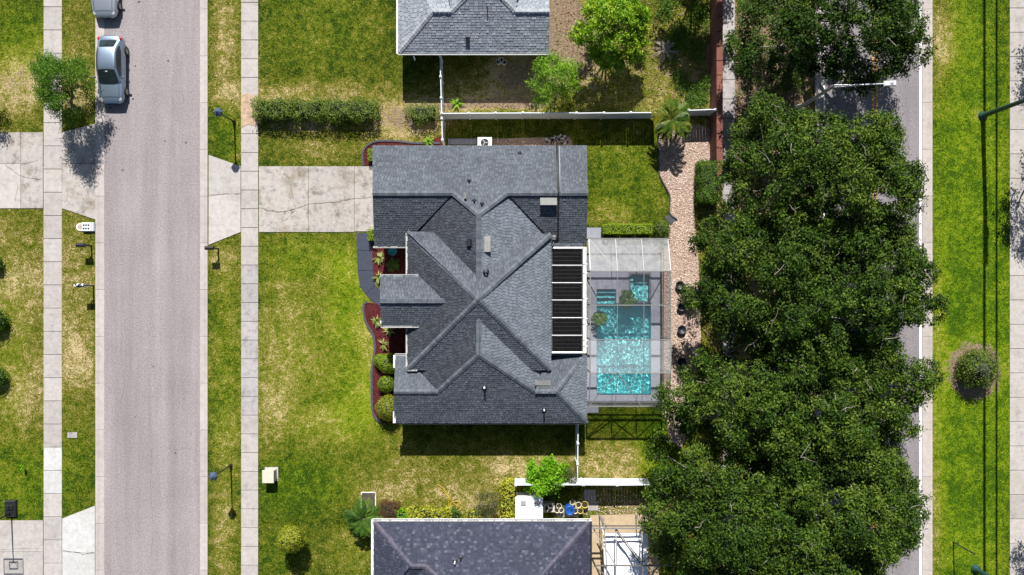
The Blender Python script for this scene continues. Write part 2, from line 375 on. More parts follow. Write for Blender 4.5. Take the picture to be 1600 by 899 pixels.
# ------------------------------------------------------------------ ground and lawns
# (px, py, rx, ry, dry, sand, lush): worn, sandy and lush patches of the turf, smooth blobs
ZB = dict(dry=0.29, sand=-0.5, lush=0.0)
BLOBS = [
 (30, 60, 45, 60, -0.1, 0, .5), (30, 130, 50, 45, .5, .75, 0), (0, 480, 90, 200, .26, .15, 0), (120, 480, 35, 180, .24, .15, 0), (40, 610, 50, 50, .2, .35, 0), (125, 565, 22, 40, .25, .5, 0), (120, 160, 28, 25, .3, .75, 0), (35, 450, 40, 40, .15, .3, 0),
 (110, 90, 50, 80, .18, 0, 0), (40, 760, 60, 60, -.1, 0, .5), (120, 740, 40, 70, -.12, 0, .2), (10, 560, 30, 120, -.12, 0, .3),
 (352, 60, 20, 100, .36, .5, 0), (352, 215, 22, 45, -.15, 0, .35), (345, 400, 25, 30, .25, .3, 0), (350, 570, 22, 150, .05, 0, .3),
 (350, 830, 18, 90, .3, .45, .1), (352, 680, 22, 40, .12, 0, .1),
 (500, 40, 90, 70, -.02, 0, .25), (450, 150, 120, 20, .35, .5, 0), (500, 230, 100, 25, .16, .1, 0), (640, 185, 70, 30, .6, .95, 0), (470, 195, 60, 12, .4, .4, 0),
 (490, 470, 100, 100, .13, 0, .25), (572, 560, 16, 80, .25, .55, .1), (480, 620, 90, 90, .12, 0, .25), (540, 410, 30, 30, .1, .1, .4), (440, 520, 30, 100, .12, 0, 0), (545, 480, 30, 60, -.06, 0, .6),
 (520, 660, 60, 30, .1, 0, .2), (470, 760, 70, 40, -.22, 0, .5), (420, 640, 30, 60, .18, .1, 0), (560, 620, 40, 60, -.12, 0, .5), (470, 400, 60, 30, -.08, 0, .3), (440, 860, 40, 40, .0, .1, .2), (480, 800, 30, 40, .0, .2, 0), (560, 860, 40, 40, .1, .15, .2),
 (700, 730, 110, 40, .17, .1, 0), (700, 775, 120, 20, .2, .28, 0), (800, 735, 60, 25, .2, .3, 0), (600, 775, 50, 30, .15, .15, 0), (590, 680, 60, 60, .1, 0, .1),
 (860, 720, 60, 20, .2, .3, 0), (975, 280, 70, 70, -.02, 0, .35), (960, 330, 40, 20, .15, .1, 0), (960, 720, 50, 40, .3, .1, 0), (1030, 715, 26, 45, -.2, 0, 1.0), (1000, 660, 60, 25, -.1, 0, .5),
 (1515, 300, 70, 400, -.12, 0, 1.0), (1515, 700, 70, 300, -.14, 0, 1.0), (1470, 60, 22, 90, .35, .1, -.5), (1466, 520, 14, 140, .3, .0, -.4), (1460, 780, 14, 120, .3, .1, -.4), (1523, 580, 43, 47, .35, 1.6, -.8), (1530, 182, 16, 12, .3, .9, -.3), (1490, 60, 40, 30, .1, 0, 0),
 (900, 60, 60, 70, .4, .7, 0), (1000, 130, 120, 70, .2, .5, 0), (880, 40, 30, 50, .5, 1.2, 0), (760, 130, 80, 40, .3, .45, 0), (770, 163, 80, 8, .4, 1.0, 0), (1060, 60, 60, 80, .1, .35, .1), (820, 110, 50, 60, .3, .6, 0),
 (1200, 100, 80, 160, .4, .85, 0), (1200, 500, 90, 500, .4, .7, 0), (800, 210, 100, 30, .0, .1, 0), (1020, 800, 120, 40, .2, .8, 0), (760, 800, 40, 20, .3, .8, 0),
]
def turf(X, Y):
    px = X * S + CX; py = CY - Y * S
    d = np.full(X.shape, ZB['dry']); s = np.full(X.shape, ZB['sand']); l = np.full(X.shape, ZB['lush'])
    for bx, by, rx, ry, a, b_, c in BLOBS:
        q = ((px - bx) / rx) ** 2 + ((py - by) / ry) ** 2
        w = np.exp(-0.7 * q ** 1.5)
        d += (1.25 * a if a > 0 else a) * w; s += b_ * 1.15 * w; l += c * w
    return np.clip(d, 0, 1), np.clip(s, -1, 1), np.clip(l, 0, 1)

PX0, PX1, PY0, PY1 = 932, 1018, 424, 616          # the pool pit, pixels
px0, py1_ = W(PX0, PY0)[:2]; px1, py0_ = W(PX1, PY1)[:2]
gx = np.unique(np.concatenate([np.arange(-42, 42.01, 0.5), [-900, -300, -120, -60, 60, 120, 300, 900], [px0, px1]]))
gy = np.unique(np.concatenate([np.arange(-26, 26.01, 0.5), [-900, -300, -120, -60, -36, 36, 60, 120, 300, 900], [py0_, py1_]]))
GX, GY = np.meshgrid(gx, gy); nx = len(gx)
gv = np.stack([GX.ravel(), GY.ravel(), np.zeros(GX.size)], 1)
gf = [(j * nx + i, j * nx + i + 1, (j + 1) * nx + i + 1, (j + 1) * nx + i) for j in range(len(gy) - 1) for i in range(nx - 1)
      if not (gx[i] >= px0 - 1e-6 and gx[i + 1] <= px1 + 1e-6 and gy[j] >= py0_ - 1e-6 and gy[j + 1] <= py1_ + 1e-6)]
me = bpy.data.meshes.new('ground'); me.from_pydata(gv.tolist(), [], gf); me.update()
for nm, ar in zip(('dry', 'sand', 'lush'), turf(gv[:, 0], gv[:, 1])):
    me.attributes.new(nm, 'FLOAT', 'POINT').data.foreach_set('value', ar.astype(np.float32))
tag(link('ground', me, M['lawn']), kind='structure')

def strip(name, x0, x1, mat, z, y0=-300, y1=300):
    a = W(x0, CY); b = W(x1, CY)
    return MB().add([(a.x, y0, z), (b.x, y0, z), (b.x, y1, z), (a.x, y1, z)], [(0, 1, 2, 3)]).build(name, mat)
tag(strip('residential_road', 162, 313.5, M['asphalt'], 0.008), kind='structure')
M['asphalt2'] = asphalt('collector_asphalt', (0.20, 0.185, 0.195))
tag(strip('main_road', 1284, 1442, M['asphalt2'], 0.008), kind='structure')
for nm, xa, xb, mt in (('edge_line', 1436.2, 1440, 'white_line'), ('edge_line', 1286, 1289, 'white_line'), ('centre_line', 1363, 1365.6, 'yellow_line'), ('centre_line', 1368.4, 1371, 'yellow_line')):
    tag(strip(nm, xa, xb, M[mt], 0.012), kind='structure')

def kerb(name, x0, x1, back_right, y_from=-30, y_to=30, step=73):
    root = tag(strip(name, x0, x1, M['soil'], 0.004), kind='structure'); ORG[root.name] = Vector((0, 0, 0))
    xa, xb = W(x0, CY).x, W(x1, CY).x; w = xb - xa
    prof = [(0, .012), (.52, .02), (.68, .055), (.80, .085), (1.0, .085)]
    if not back_right: prof = [(1 - u, z) for u, z in prof][::-1]
    y = y_from
    while y < y_to:
        L = step / S; y2 = y + L - 0.02; b = MB()
        pts = [(xa + u * w, z) for u, z in prof]; n = len(pts)
        vs = [(p[0], yy, p[1]) for yy in (y, y2) for p in pts] + [(p[0], yy, -.05) for yy in (y, y2) for p in (pts[0], pts[-1])]
        fs = [(i, i + 1, n + i + 1, n + i) for i in range(n - 1)] + [(0, 2 * n, 2 * n + 1) + tuple(range(n - 1, 0, -1)), tuple(range(n, 2 * n)) + (2 * n + 3, 2 * n + 2), (0, n, 2 * n + 2, 2 * n), (n - 1, 2 * n + 1, 2 * n + 3, 2 * n - 1)]
        b.add(vs, fs).build('kerb_segment', M['kerb'], root); y += L
    for ya, yb in ((-300, y_from - .02), (y, 300)): MB().box(((xa + xb) / 2, (ya + yb) / 2, -.01), (w, yb - ya, .08)).build('far_kerb', M['kerb'], root)
    return root
kerb('kerb_west', 150, 163, False); kerb('kerb_east', 312.5, 325, True)
kerb('kerb_main_road_west', 1273, 1285, False); kerb('kerb_main_road_east', 1441, 1456, True)

def walk(name, x0, x1, step, mat, y_off=0, special=None, yr=(-25, 924), alt=None):
    root = tag(strip(name, x0 + 1, x1 - 1, M['soil'], 0.004), kind='structure'); ORG[root.name] = Vector((0, 0, 0))
    y = yr[0] + y_off; k = 0
    while y < yr[1]:
        y2 = y + step; mt = mat
        if special:
            for s0, s1, sm in special:
                if s0 <= (y + y2) / 2 <= s1: mt = sm
        a = W(x0, y2); b = W(x1, y); dz = R.uniform(-.006, .006)
        if mt: MB().box(((a.x + b.x) / 2, (a.y + b.y) / 2, -.01 + dz), (b.x - a.x, b.y - a.y - .035, .09), rz=R.uniform(-.002, .002), ch=.008).build('slab', mt, root)
        y = y2; k += 1
    for ya, yb in ((-6500, yr[0] + y_off - .8), (y + .8, 6500)):      # the walk goes on beyond the built slabs
        a, b = W(x0, yb), W(x1, ya); MB().box(((a.x + b.x) / 2, (a.y + b.y) / 2, -.01), (b.x - a.x, b.y - a.y, .09)).build('far_walk', mat, root)
    return root
walk('sidewalk_west', 68.5, 97, 36.2, M['walk'], 0, [(705, 778, M['new_conc'])])
wk = walk('sidewalk_east', 377, 403.5, 29.3, M['walk'], 0, [(152, 190, None), (400, 660, M['walk_old'])])
a = W(377, 206); b = W(404, 140)
MB().prism([W(377, 150)[:2], W(386, 146)[:2], W(396, 149)[:2], W(403, 147)[:2], W(404, 175)[:2], W(409, 190)[:2], W(400, 197)[:2], W(388, 195)[:2], W(377, 200)[:2]], -.05, .05).build('sand_patch', M['sandpath'], wk)
walk('sidewalk_by_wall', 1129, 1148, 30, M['walk_old'])
walk('sidewalk_far_east', 1577.5, 1628, 38, M['walk'])

def pave(name, polys, mats, label_kind='structure', z=.045):
    root = bpy.data.objects.new(name, None); COL.objects.link(root); ORG[root.name] = Vector((0, 0, 0)); root['kind'] = 'structure'
    for i, p in enumerate(polys):
        q = [W(*v)[:2] for v in p]; cx = sum(v[0] for v in q) / len(q); cy = sum(v[1] for v in q) / len(q)
        q = [(v[0] - (.012 if v[0] > cx else -.012), v[1] - (.012 if v[1] > cy else -.012)) for v in q]
        MB().prism(q, -.05, z + R.uniform(-.004, .004)).build('slab', M[mats[i % len(mats)]], root)
    return root
def crack(root, pts, w=.025, z=.053):
    q = [W(*p) for p in pts]; fine = []
    for i in range(len(q) - 1):
        for k in range(6): fine.append(q[i].lerp(q[i + 1], k / 6) + Vector((R.uniform(-.05, .05), R.uniform(-.05, .05), 0)))
    fine.append(q[-1]); b = MB()
    for i in range(len(fine) - 1):
        d = (fine[i + 1] - fine[i]).normalized(); n = Vector((-d.y, d.x, 0)) * w * R.uniform(.4, 1) / 2
        b.add([v + Vector((0, 0, z)) for v in (fine[i] - n, fine[i + 1] - n, fine[i + 1] + n, fine[i] + n)], [(0, 1, 2, 3)])
    b.build('crack', M['crack'], root)
dr = pave('driveway', [[(404.5, 260), (482, 260), (482, 363), (404.5, 363)], [(482, 260), (554, 260), (554, 363), (482, 363)], [(554, 260), (592, 260), (592, 362), (554, 362)]], ['drive'])
crack(dr, [(404, 325), (430, 331), (450, 330), (462, 326)], .05); crack(dr, [(462, 326), (483, 320), (520, 316), (553, 311)], .04); crack(dr, [(553, 311), (582, 308)], .03); crack(dr, [(462, 328), (450, 341), (444, 346)], .03); crack(dr, [(450, 275), (456, 300), (462, 326)], .02)
ap = pave('driveway_apron', [[(326, 242), (376.5, 260), (376.5, 303), (326, 305)], [(326, 305), (376.5, 303), (376.5, 363), (326, 383)]], ['drive2'])
crack(ap, [(327, 306), (345, 304), (376, 303)], .03)
wd_ = pave('driveway_west', [[(-70, 207), (33, 207), (33, 256), (-70, 256)], [(33, 207), (68, 207), (68, 326), (33, 326)], [(-70, 256), (33, 256), (33, 326), (-70, 326)], [(97, 207), (151, 193), (151, 256), (97, 256)], [(97, 256), (151, 256), (151, 344), (97, 326)]], ['drive', 'drive', 'drive2'])
crack(wd_, [(8, 258), (30, 275), (64, 281)], .03); crack(wd_, [(34, 257), (60, 251)], .03); crack(wd_, [(28, 285), (25, 315)], .02); crack(wd_, [(98, 256), (120, 257)], .02)
dsw = pave('driveway_southwest', [[(-80, 813), (68, 813), (68, 862), (-80, 862)], [(-80, 862), (68, 862), (68, 940), (-80, 940)], [(97.5, 810), (149, 790), (149, 865), (97.5, 861)], [(97.5, 861), (149, 865), (149, 940), (97.5, 940)]], ['drive2', 'drive2', 'new_conc', 'new_conc'])
crack(dsw, [(98, 861), (115, 862), (130, 866), (148, 863)], .05, .056); crack(dsw, [(0, 859), (40, 857), (67, 857)], .02)

rw = bpy.data.objects['residential_road']; ORG[rw.name] = Vector((0, 0, 0))
for i in range(12):
    c = W(R.uniform(170, 305), R.uniform(0, 899)); k = R.randint(6, 9); r = R.uniform(.03, .11)
    MB().add([(c.x + r * R.uniform(.5, 1.2) * math.cos(6.283 * j / k), c.y + r * R.uniform(.5, 1.2) * math.sin(6.283 * j / k), .0125) for j in range(k)], [tuple(range(k))]).build('oil_spot', M['crack'], rw)
for pts in ([(285, 85), (281, 120), (287, 160)], [(190, 520), (189, 560), (194, 600), (188, 640)], [(237, 700), (236, 760), (239, 820), (236, 870)], [(300, 700), (280, 703), (262, 700)]): crack(rw, pts, .014, .0125)
# ------------------------------------------------------------------ pool
deck = bpy.data.objects.new('pool_deck', None); COL.objects.link(deck); deck['kind'] = 'structure'; ORG[deck.name] = Vector((0, 0, 0))
def dbox(nm, x0, y0, x1, y1, z0, z1, mat, par, ch=0.0):
    a, b = W(x0, y1), W(x1, y0)
    return MB().box(((a.x + b.x) / 2, (a.y + b.y) / 2, (z0 + z1) / 2), (b.x - a.x, b.y - a.y, z1 - z0), ch=ch).build(nm, mat, par)
for q in [(917, 372, 962, 452), (917, 452, 932, 617), (962, 372, 1031, 426), (1017, 426, 1031, 617), (917, 617, 1031, 630), (962, 426, 982, 474)]:
    dbox('deck_slab', *q, -.05, .05 + R.uniform(-.002, .002), M['pooldeck'], deck)
pool = empty('swimming_pool', W(975, 545, 0), 'rectangular turquoise swimming pool with steps and raised spa under the screen enclosure', 'pool')
def poolplaster():
    m, t, b = nodes('pool_plaster')
    v = N(t, 'ShaderNodeTexVoronoi', feature='DISTANCE_TO_EDGE'); v.inputs['Scale'].default_value = 5
    g = N(t, 'ShaderNodeNewGeometry'); t.links.new(g.outputs['Position'], v.inputs[0])
    t.links.new(ramp(t, noise(t, 3, 4), [(0.3, (0.27, 0.80, 0.83)), (0.7, (0.36, 0.88, 0.90))]), b.inputs['Base Color'])
    b.inputs['Roughness'].default_value = 0.7; return m
M['plaster'] = poolplaster()
sh = MB(); a = W(PX0, PY1); b = W(PX1, PY0); zf = -1.1
sh.add([(a.x, a.y, zf), (b.x, a.y, zf), (b.x, b.y, zf), (a.x, b.y, zf), (a.x, a.y, .0), (b.x, a.y, .0), (b.x, b.y, .0), (a.x, b.y, .0)],
       [(0, 1, 2, 3)] + [(i, 4 + i, 4 + (i + 1) % 4, (i + 1) % 4) for i in range(4)])
shell = sh.build('basin', M['plaster'], pool)
M['tile'] = plain('blue_waterline_tile', (0.03, 0.12, 0.17), 0.25, var=0.4, scale=9)
tl = MB()
for (xx0, yy0, xx1, yy1) in ((a.x, a.y, b.x, a.y), (b.x, a.y, b.x, b.y), (b.x, b.y, a.x, b.y), (a.x, b.y, a.x, a.y)):
    tl.bar((xx0, yy0, -.07), (xx1, yy1, -.07), .03, .2)
tl.build('waterline_tile', M['tile'], pool)
for i, (y0, y1) in enumerate([(453, 459), (459, 467), (467, 475)]):
    dbox('step', 932, y0, 962, y1, -1.2, -.18 - .2 * i, M['plaster'], pool)
M['copingdark'] = plain('dark_step_tile', (0.03, 0.035, 0.05), 0.5)
for i, y0 in enumerate([458, 466]):
    dbox('step_edge', 931.5, y0, 962, y0 + 2.2, -.2 - .2 * i, -.165 - .2 * i, M['copingdark'], pool)
M['spawall'] = plain('spa_stone', (0.10, 0.095, 0.11), 0.7, var=0.3, scale=6)
spa = MB(); cs = W(997, 450)
for q in [(982, 426, 985, 473), (1014, 426, 1017, 473), (985, 426, 1014, 429), (985, 471, 1014, 474)]:
    p0, p1 = W(q[0], q[3]), W(q[2], q[1]); spa.box(((p0.x + p1.x) / 2, (p0.y + p1.y) / 2, -.45), (p1.x - p0.x, p1.y - p0.y, 1.1 if q[0] != 985 else 1.096))
spa.build('spa_wall', M['spawall'], pool)
dbox('spa_floor', 985, 429, 1014, 471, -.9, -.55, M['plaster'], pool)
dbox('spa_bench', 985.2, 429.2, 990, 470.8, -.55, -.3, M['plaster'], pool)
wm, wt, wb = nodes('pool_water')
wt.nodes.remove(wb)
gl = N(wt, 'ShaderNodeBsdfGlass'); gl.inputs['IOR'].default_value = 1.33; gl.inputs['Roughness'].default_value = 0.0; gl.inputs['Color'].default_value = (0.8, 0.985, 1.0, 1)
wt.links.new(gl.outputs[0], wt.nodes['Material Output'].inputs[0])
M['water'] = wm
def water(nm, x0, y0, x1, y1, z, seed, amp):
    p0, p1 = W(x0, y1), W(x1, y0); st = .026
    nxw = max(4, int((p1.x - p0.x) / st)); nyw = max(4, int((p1.y - p0.y) / st))
    xs = np.linspace(p0.x, p1.x, nxw); ys = np.linspace(p0.y, p1.y, nyw); X, Y = np.meshgrid(xs, ys); Z = np.zeros_like(X)
    rg = np.random.default_rng(seed)
    for k in range(34):
        lam = rg.uniform(.14, .46); th = rg.uniform(0, 6.283); ph = rg.uniform(0, 6.283)
        Z += amp * lam ** 1.1 * np.sin((X * math.cos(th) + Y * math.sin(th)) * 6.283 / lam + ph)
    Z = Z + z
    me = bpy.data.meshes.new(nm); o = ORG[pool.name]
    me.from_pydata(np.stack([X.ravel() - o.x, Y.ravel() - o.y, Z.ravel()], 1).tolist(), [], [(j * nxw + i, j * nxw + i + 1, (j + 1) * nxw + i + 1, (j + 1) * nxw + i) for j in range(nyw - 1) for i in range(nxw - 1)])
    ob = link(nm, me, M['water'], pool, True); ob.cycles.is_caustics_caster = True; return ob
water('water_surface', 931.8, 453, 982, 616.2, -.1, 3, .0044)
water('water_surface', 982, 474, 1018.2, 616.2, -.1, 4, .0044)
water('spa_water', 985, 429, 1014, 471, .0, 5, .0045)
sl.cycles.is_caustics_light = True
for o_ in pool.children:
    if o_.name.split('.')[0] in ('basin', 'step', 'spa_floor', 'spa_bench', 'waterline_tile', 'step_edge'): o_.cycles.is_caustics_receiver = True

# ------------------------------------------------------------------ roofs
def onp(px, py, pl):
    X0, Y0 = (px - CX) / S, (CY - py) / S; s_ = pl[0] * X0 + pl[1] * Y0
    z = (s_ + pl[2]) / (1 + s_ / H); return W(px, py, z)

def inter(poly, v):
    xs = []
    for i in range(len(poly)):
        (u0, v0), (u1, v1) = poly[i], poly[(i + 1) % len(poly)]
        if (v0 <= v < v1) or (v1 <= v < v0): xs.append(u0 + (v - v0) / (v1 - v0) * (u1 - u0))
    xs.sort(); return [(xs[i], xs[i + 1]) for i in range(0, len(xs) - 1, 2)]

def shingle_plane(P, pl, out, expo=.185, tabw=.30, lift=.02):
    a, b = pl[0], pl[1]; g = math.hypot(a, b)
    up = Vector((a / g, b / g, g)).normalized(); ua = Vector((-b / g, a / g, 0)); nn = ua.cross(up)
    if nn.z < 0: nn = -nn
    O = P[0]; poly = [((p - O).dot(ua), (p - O).dot(up)) for p in P]
    v = min(q[1] for q in poly) - .02; vmax = max(q[1] for q in poly)
    while v < vmax:
        lo, hi = inter(poly, v + .01), inter(poly, min(v + expo, vmax) - .01)
        if len(lo) != len(hi): lo = hi = inter(poly, v + expo / 2)
        for (l0, l1), (h0, h1) in zip(lo, hi):
            m0, m1 = min(l0, h0), max(l1, h1); u = m0 - R.uniform(0, tabw)
            while u < m1:
                u2 = u + tabw * R.uniform(.85, 1.15)
                bl, br = max(u, l0), min(u2 - .025, l1); tl_, tr_ = max(u, h0), min(u2 - .025, h1)
                if br > bl or tr_ > tl_:
                    bl, br = (bl, max(br, bl)); tl_, tr_ = (tl_, max(tr_, tl_))
                    hb = lift * R.uniform(.6, 1.6)
                    A = O + ua * bl + up * v; B = O + ua * br + up * v; C = O + ua * tr_ + up * (v + expo + .01); D = O + ua * tl_ + up * (v + expo + .01)
                    out.add([A + nn * hb, B + nn * hb, C + nn * .004, D + nn * .004, A, B], [(0, 1, 2, 3), (4, 5, 1, 0)])
                u = u2
        v += expo

def caps(out, P, Q, w=.17, slope=.4, step=.2):
    d = (Q - P); L = d.length; d.normalize(); x = d.cross(Vector((0, 0, 1))).normalized(); t = 0
    while t < L:
        t2 = min(t + step + .02, L + .02); p0 = P + d * t + Vector((0, 0, .065)); p1 = P + d * t2 + Vector((0, 0, .045)); dz = Vector((0, 0, -w * slope))
        out.add([p0 - x * w + dz, p0, p0 + x * w + dz, p1 - x * w + dz, p1, p1 + x * w + dz], [(0, 1, 4, 3), (1, 2, 5, 4)]); t += step

def house_roof(house, planes, capl, mats, tabw=.21, expo=.155):
    roof = MB()
    fs = []
    for pts, pl in planes:
        P = [onp(*p, pl) for p in pts]; n = len(P)
        roof.add([p - Vector((0, 0, .012)) for p in P] + [p - Vector((0, 0, .14)) for p in P], [tuple(range(n)), tuple(range(2 * n - 1, n - 1, -1))] + [(i, n + i, n + (i + 1) % n, (i + 1) % n) for i in range(n)])
    ro = roof.build('roof', M['deck'], house)
    for pts, pl in planes:
        sh_ = MB(); shingle_plane([onp(*p, pl) for p in pts], pl, sh_, expo, tabw)
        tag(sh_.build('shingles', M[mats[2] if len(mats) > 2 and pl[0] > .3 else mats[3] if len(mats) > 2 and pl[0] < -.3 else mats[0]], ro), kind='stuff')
    for (p, pa, q, pb) in capl:
        c_ = MB(); caps(c_, onp(*p, pa), onp(*q, pb)); c_.build('ridge_cap', M[mats[1]], ro)
    return ro

def walls(house, rects, zt, mat):
    for (x0, y0, x1, y1) in rects:
        dbox('wall', x0, y0, x1, y1, -.05, zt, mat, house)

def gutter(par, p, q, pl=None, z=None, w=.13, mat='white', zoff=-.04):
    A = onp(*p, pl) if pl else W(*p, z); B = onp(*q, pl) if pl else W(*q, z)
    up = Vector((0, 0, zoff)); d = (B - A).normalized(); x = d.cross(Vector((0, 0, 1))).normalized()
    b = MB(); b.bar(A + up, B + up, w, .02)
    b.bar(A + up + x * w / 2 + Vector((0, 0, .03)), B + up + x * w / 2 + Vector((0, 0, .03)), .018, .1)
    b.bar(A + up - x * w / 2 + Vector((0, 0, .03)), B + up - x * w / 2 + Vector((0, 0, .03)), .018, .1)
    return b.build('gutter', M[mat], par)

# main house
mh = empty('grey_house', W(760, 450, 0), 'large house with charcoal shingled hip roof, black solar mats and pool cage behind', 'house')
p = .5
PN = (0, -p, 2.5 + p * 9.63); PS = (0, p, 2.5 + p * 9.155)
PW = (p, 0, 4.95 + p * 2.151); PE = (-p, 0, 4.95 - p * 2.151)
GS = (0, p, 4.21 - p * 6.21)
ax, ay, az = -2.163, -.735, 5.62
YN = (0, -p, az + p * ay); YS = (0, p, az - p * ay); YW = (p, 0, az - p * ax); YE = (-p, 0, az + p * ax)
ey = (CY - 471) / S * (1 - 4.5 / H)
EN = (0, -p, 4.5 + p * ey); ES = (0, p, 4.5 - p * ey)
sy = (CY - 612) / S * (1 - 3.64 / H)
SN = (0, -p, 3.64 + p * sy)
RE = (-p, 0, 2.5 + p * W(917, 450, 2.5).x)
LAN = (-.16, 0, 2.62 + .16 * W(911, 450, 2.6).x)
planes = [
 ([(582, 228), (917, 228), (918.5, 302), (792, 302), (748, 336), (708, 302), (582, 302)], PN),
 ([(582, 302), (708, 302), (646, 367), (637, 386), (585, 386)], GS),
 ([(792, 302), (918.5, 302), (916, 381), (864, 381), (858, 372)], GS),
 ([(748, 336), (748, 470), (640, 370), (646, 367), (708, 302)], PW),
 ([(748, 336), (792, 302), (862, 374), (862, 380), (748, 470)], PE),
 ([(636, 363), (861, 366), (747, 468)], YN),
 ([(636, 363), (747, 468), (636, 578)], YW),
 ([(747, 468), (860.5, 366), (860, 578)], YE),
 ([(636, 578), (747, 468), (860, 578)], YS),
 ([(594, 431), (654, 431), (696, 471), (594, 471)], EN),
 ([(594, 471), (696, 471), (656, 510), (596, 510)], ES),
 ([(748, 480), (748, 554), (684, 612), (645, 575), (640, 570)], PW),
 ([(748, 480), (858, 570), (870, 578), (836, 612), (748, 554)], PE),
 ([(615.5, 612), (617.5, 556), (655, 556), (655, 580), (684, 612)], SN),
 ([(836, 612), (850, 572), (862, 554), (913, 554), (869, 612)], SN),
 ([(748, 554), (836, 612), (869, 612), (917, 661), (616, 661), (615.5, 612), (684, 612)], PS),
 ([(869, 612), (913, 554), (916.5, 556), (917, 661)], RE),
 ([(858, 380), (911, 380), (911, 556), (858, 556)], LAN),
]
capl = [((582, 302), PN, (708, 302), PN), ((792, 302), PN, (918.5, 302), PN), ((708, 302), PN, (748, 336), PN), ((792, 302), PN, (748, 336), PN), ((748, 336), PN, (748, 442), PW),
 ((636, 363), YW, (747, 468), YN), ((861, 366), YN, (747, 468), YN), ((636, 578), YS, (747, 468), YS), ((860, 578), YS, (747, 468), YS),
 ((594, 471), EN, (696, 471), EN), ((748, 497), PW, (748, 554), PS), ((748, 554), PS, (684, 612), PS), ((748, 554), PS, (836, 612), PS), ((615.5, 612), PS, (684, 612), PS), ((836, 612), PS, (869, 612), PS), ((869, 612), PS, (917, 661), PS), ((869, 612), SN, (913, 556), SN)]
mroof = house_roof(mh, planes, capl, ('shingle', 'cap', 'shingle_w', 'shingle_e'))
walls(mh, [(605, 243, 905, 372), (645, 372, 868, 572), (628, 562, 908, 645)], 2.4, M['stucco'])
walls(mh, [(650, 378, 850, 560)], 3.1, M['stucco'])
walls(mh, [(612, 440, 652, 503)], 3.5, M['stucco'])
for q in [(607, 439, 611, 443), (607, 498, 611, 502)]: dbox('entry_column', *q, -.05, 3.5, M['white'], mh)
g_ = MB()
for y0 in (272, 288, 304, 320, 336): pass
dbox('garage_door', 603.5, 262, 605, 362, 0, 2.2, M['white'], mh)
dbox('front_door', 610.5, 462, 612, 482, 0, 2.1, M['terra'], mh)
for (p1, p2, pl) in [((583, 386.3), (637, 386.3), GS), ((635.6, 364), (635.6, 430), YW), ((635.6, 511), (635.6, 577), YW), ((594, 430.3), (654, 430.3), EN), ((595, 510.8), (654, 510.8), ES), ((636, 578.5), (652, 578.5), YS)]:
    gutter(mh, p1, p2, pl, w=.09)
gutter(mh, (617, 555), (636, 555), SN, w=.16); gutter(mh, (616.3, 555), (616.3, 575), z=2.6, w=.12); gutter(mh, (616.4, 643), (616.4, 661), z=2.62, w=.15, zoff=.03)
gutter(mh, (617, 662), (917, 662), PS, w=.08, mat='darkmetal')
def window(par, px, py, w, z0, z1, ny):
    q = W(px, py); f = MB()
    for a, b in (((-w / 2, z0), (w / 2, z0)), ((w / 2, z0), (w / 2, z1)), ((w / 2, z1), (-w / 2, z1)), ((-w / 2, z1), (-w / 2, z0)), ((0, z0), (0, z1))): f.bar((q.x + a[0], q.y + ny * .03, a[1]), (q.x + b[0], q.y + ny * .03, b[1]), .07, .07, up=(0, 1, 0))
    o = f.build('window', M['white'], par); MB().box((q.x, q.y + ny * .012, (z0 + z1) / 2), (w, .02, z1 - z0)).build('pane', M['glassdark'], o)
for px_ in (665, 745, 825, 880): window(mh, px_, 645, 1.3 if px_ < 880 else .7, .95, 2.05, -1)
for px_ in (680, 780): window(mh, px_, 243, 1.1, 1.1, 2.05, 1)
# roof furniture
def vent_box(par, x0, y0, x1, y1, pl, h=.16, mat='vent', name='roof_vent', face=None):
    P = [onp(x0, y1, pl), onp(x1, y1, pl), onp(x1, y0, pl), onp(x0, y0, pl)]
    nn = Vector((-pl[0], -pl[1], 1)).normalized()
    b = MB(); up = [.9 if face is None else (1.0 if i in face else .25) for i in range(4)]
    b.add([q for q in P] + [P[i] + nn * h * up[i] for i in range(4)], [(4, 5, 6, 7), (0, 1, 5, 4), (1, 2, 6, 5), (2, 3, 7, 6), (3, 0, 4, 7)])
    return b.build(name, M[mat], par)
vent_box(mh, 844, 309, 870, 318, GS, .3, face=(0, 1)); vent_box(mh, 756, 369, 763.5, 394, PE, .3, face=(1, 2)); vent_box(mh, 836, 597, 860, 603, SN, .3, face=(2, 3))
def pipe(par, px, py, pl, h=.4, r=.05, mat='darkmetal', cap=None):
    A = onp(px, py, pl); b = MB().tube([A - Vector((0, 0, .05)), A + Vector((0, 0, h))], r, 10)
    o = b.build('vent_pipe', M[mat], par)
    MB().lathe(A, [(.0, .09), (r * 1.3, .09), (r * 3, .02)], 10).build('flashing', M['darkmetal'], o)
    if cap: MB().lathe(A + Vector((0, 0, h)), [(.0, .06), (.08, .05), (.11, -.01)], 10).build('cap', M[cap], o)
for q in [(733, 283, PN, .25), (741, 314, PN, .3), (753, 319, PN, .25), (757, 606, PS, .4), (850, 641, PS, .4), (812, 240, PN, .12)]: pipe(mh, *q)
pipe(mh, 757, 605, PS, .42, .06, 'white'); pipe(mh, 850, 640, PS, .42, .05, 'white')
vent_box(mh, 725.5, 304, 729, 314, PN, .3, 'darkmetal', 'vent_hood'); vent_box(mh, 731.5, 374, 737.5, 385, PW, .25, 'darkmetal', 'vent_hood')
A = onp(759.5, 424, PE); gooseneck = MB().tube([A + Vector((-.12, 0, 0)), A + Vector((-.12, 0, .3)), A + Vector((-.05, -.1, .45)), A + Vector((.08, -.1, .42)), A + Vector((.1, 0, .2)), A + Vector((.12, .1, .05))], .07, 10).build('vent_pipe', M['darkmetal'], mh, True)
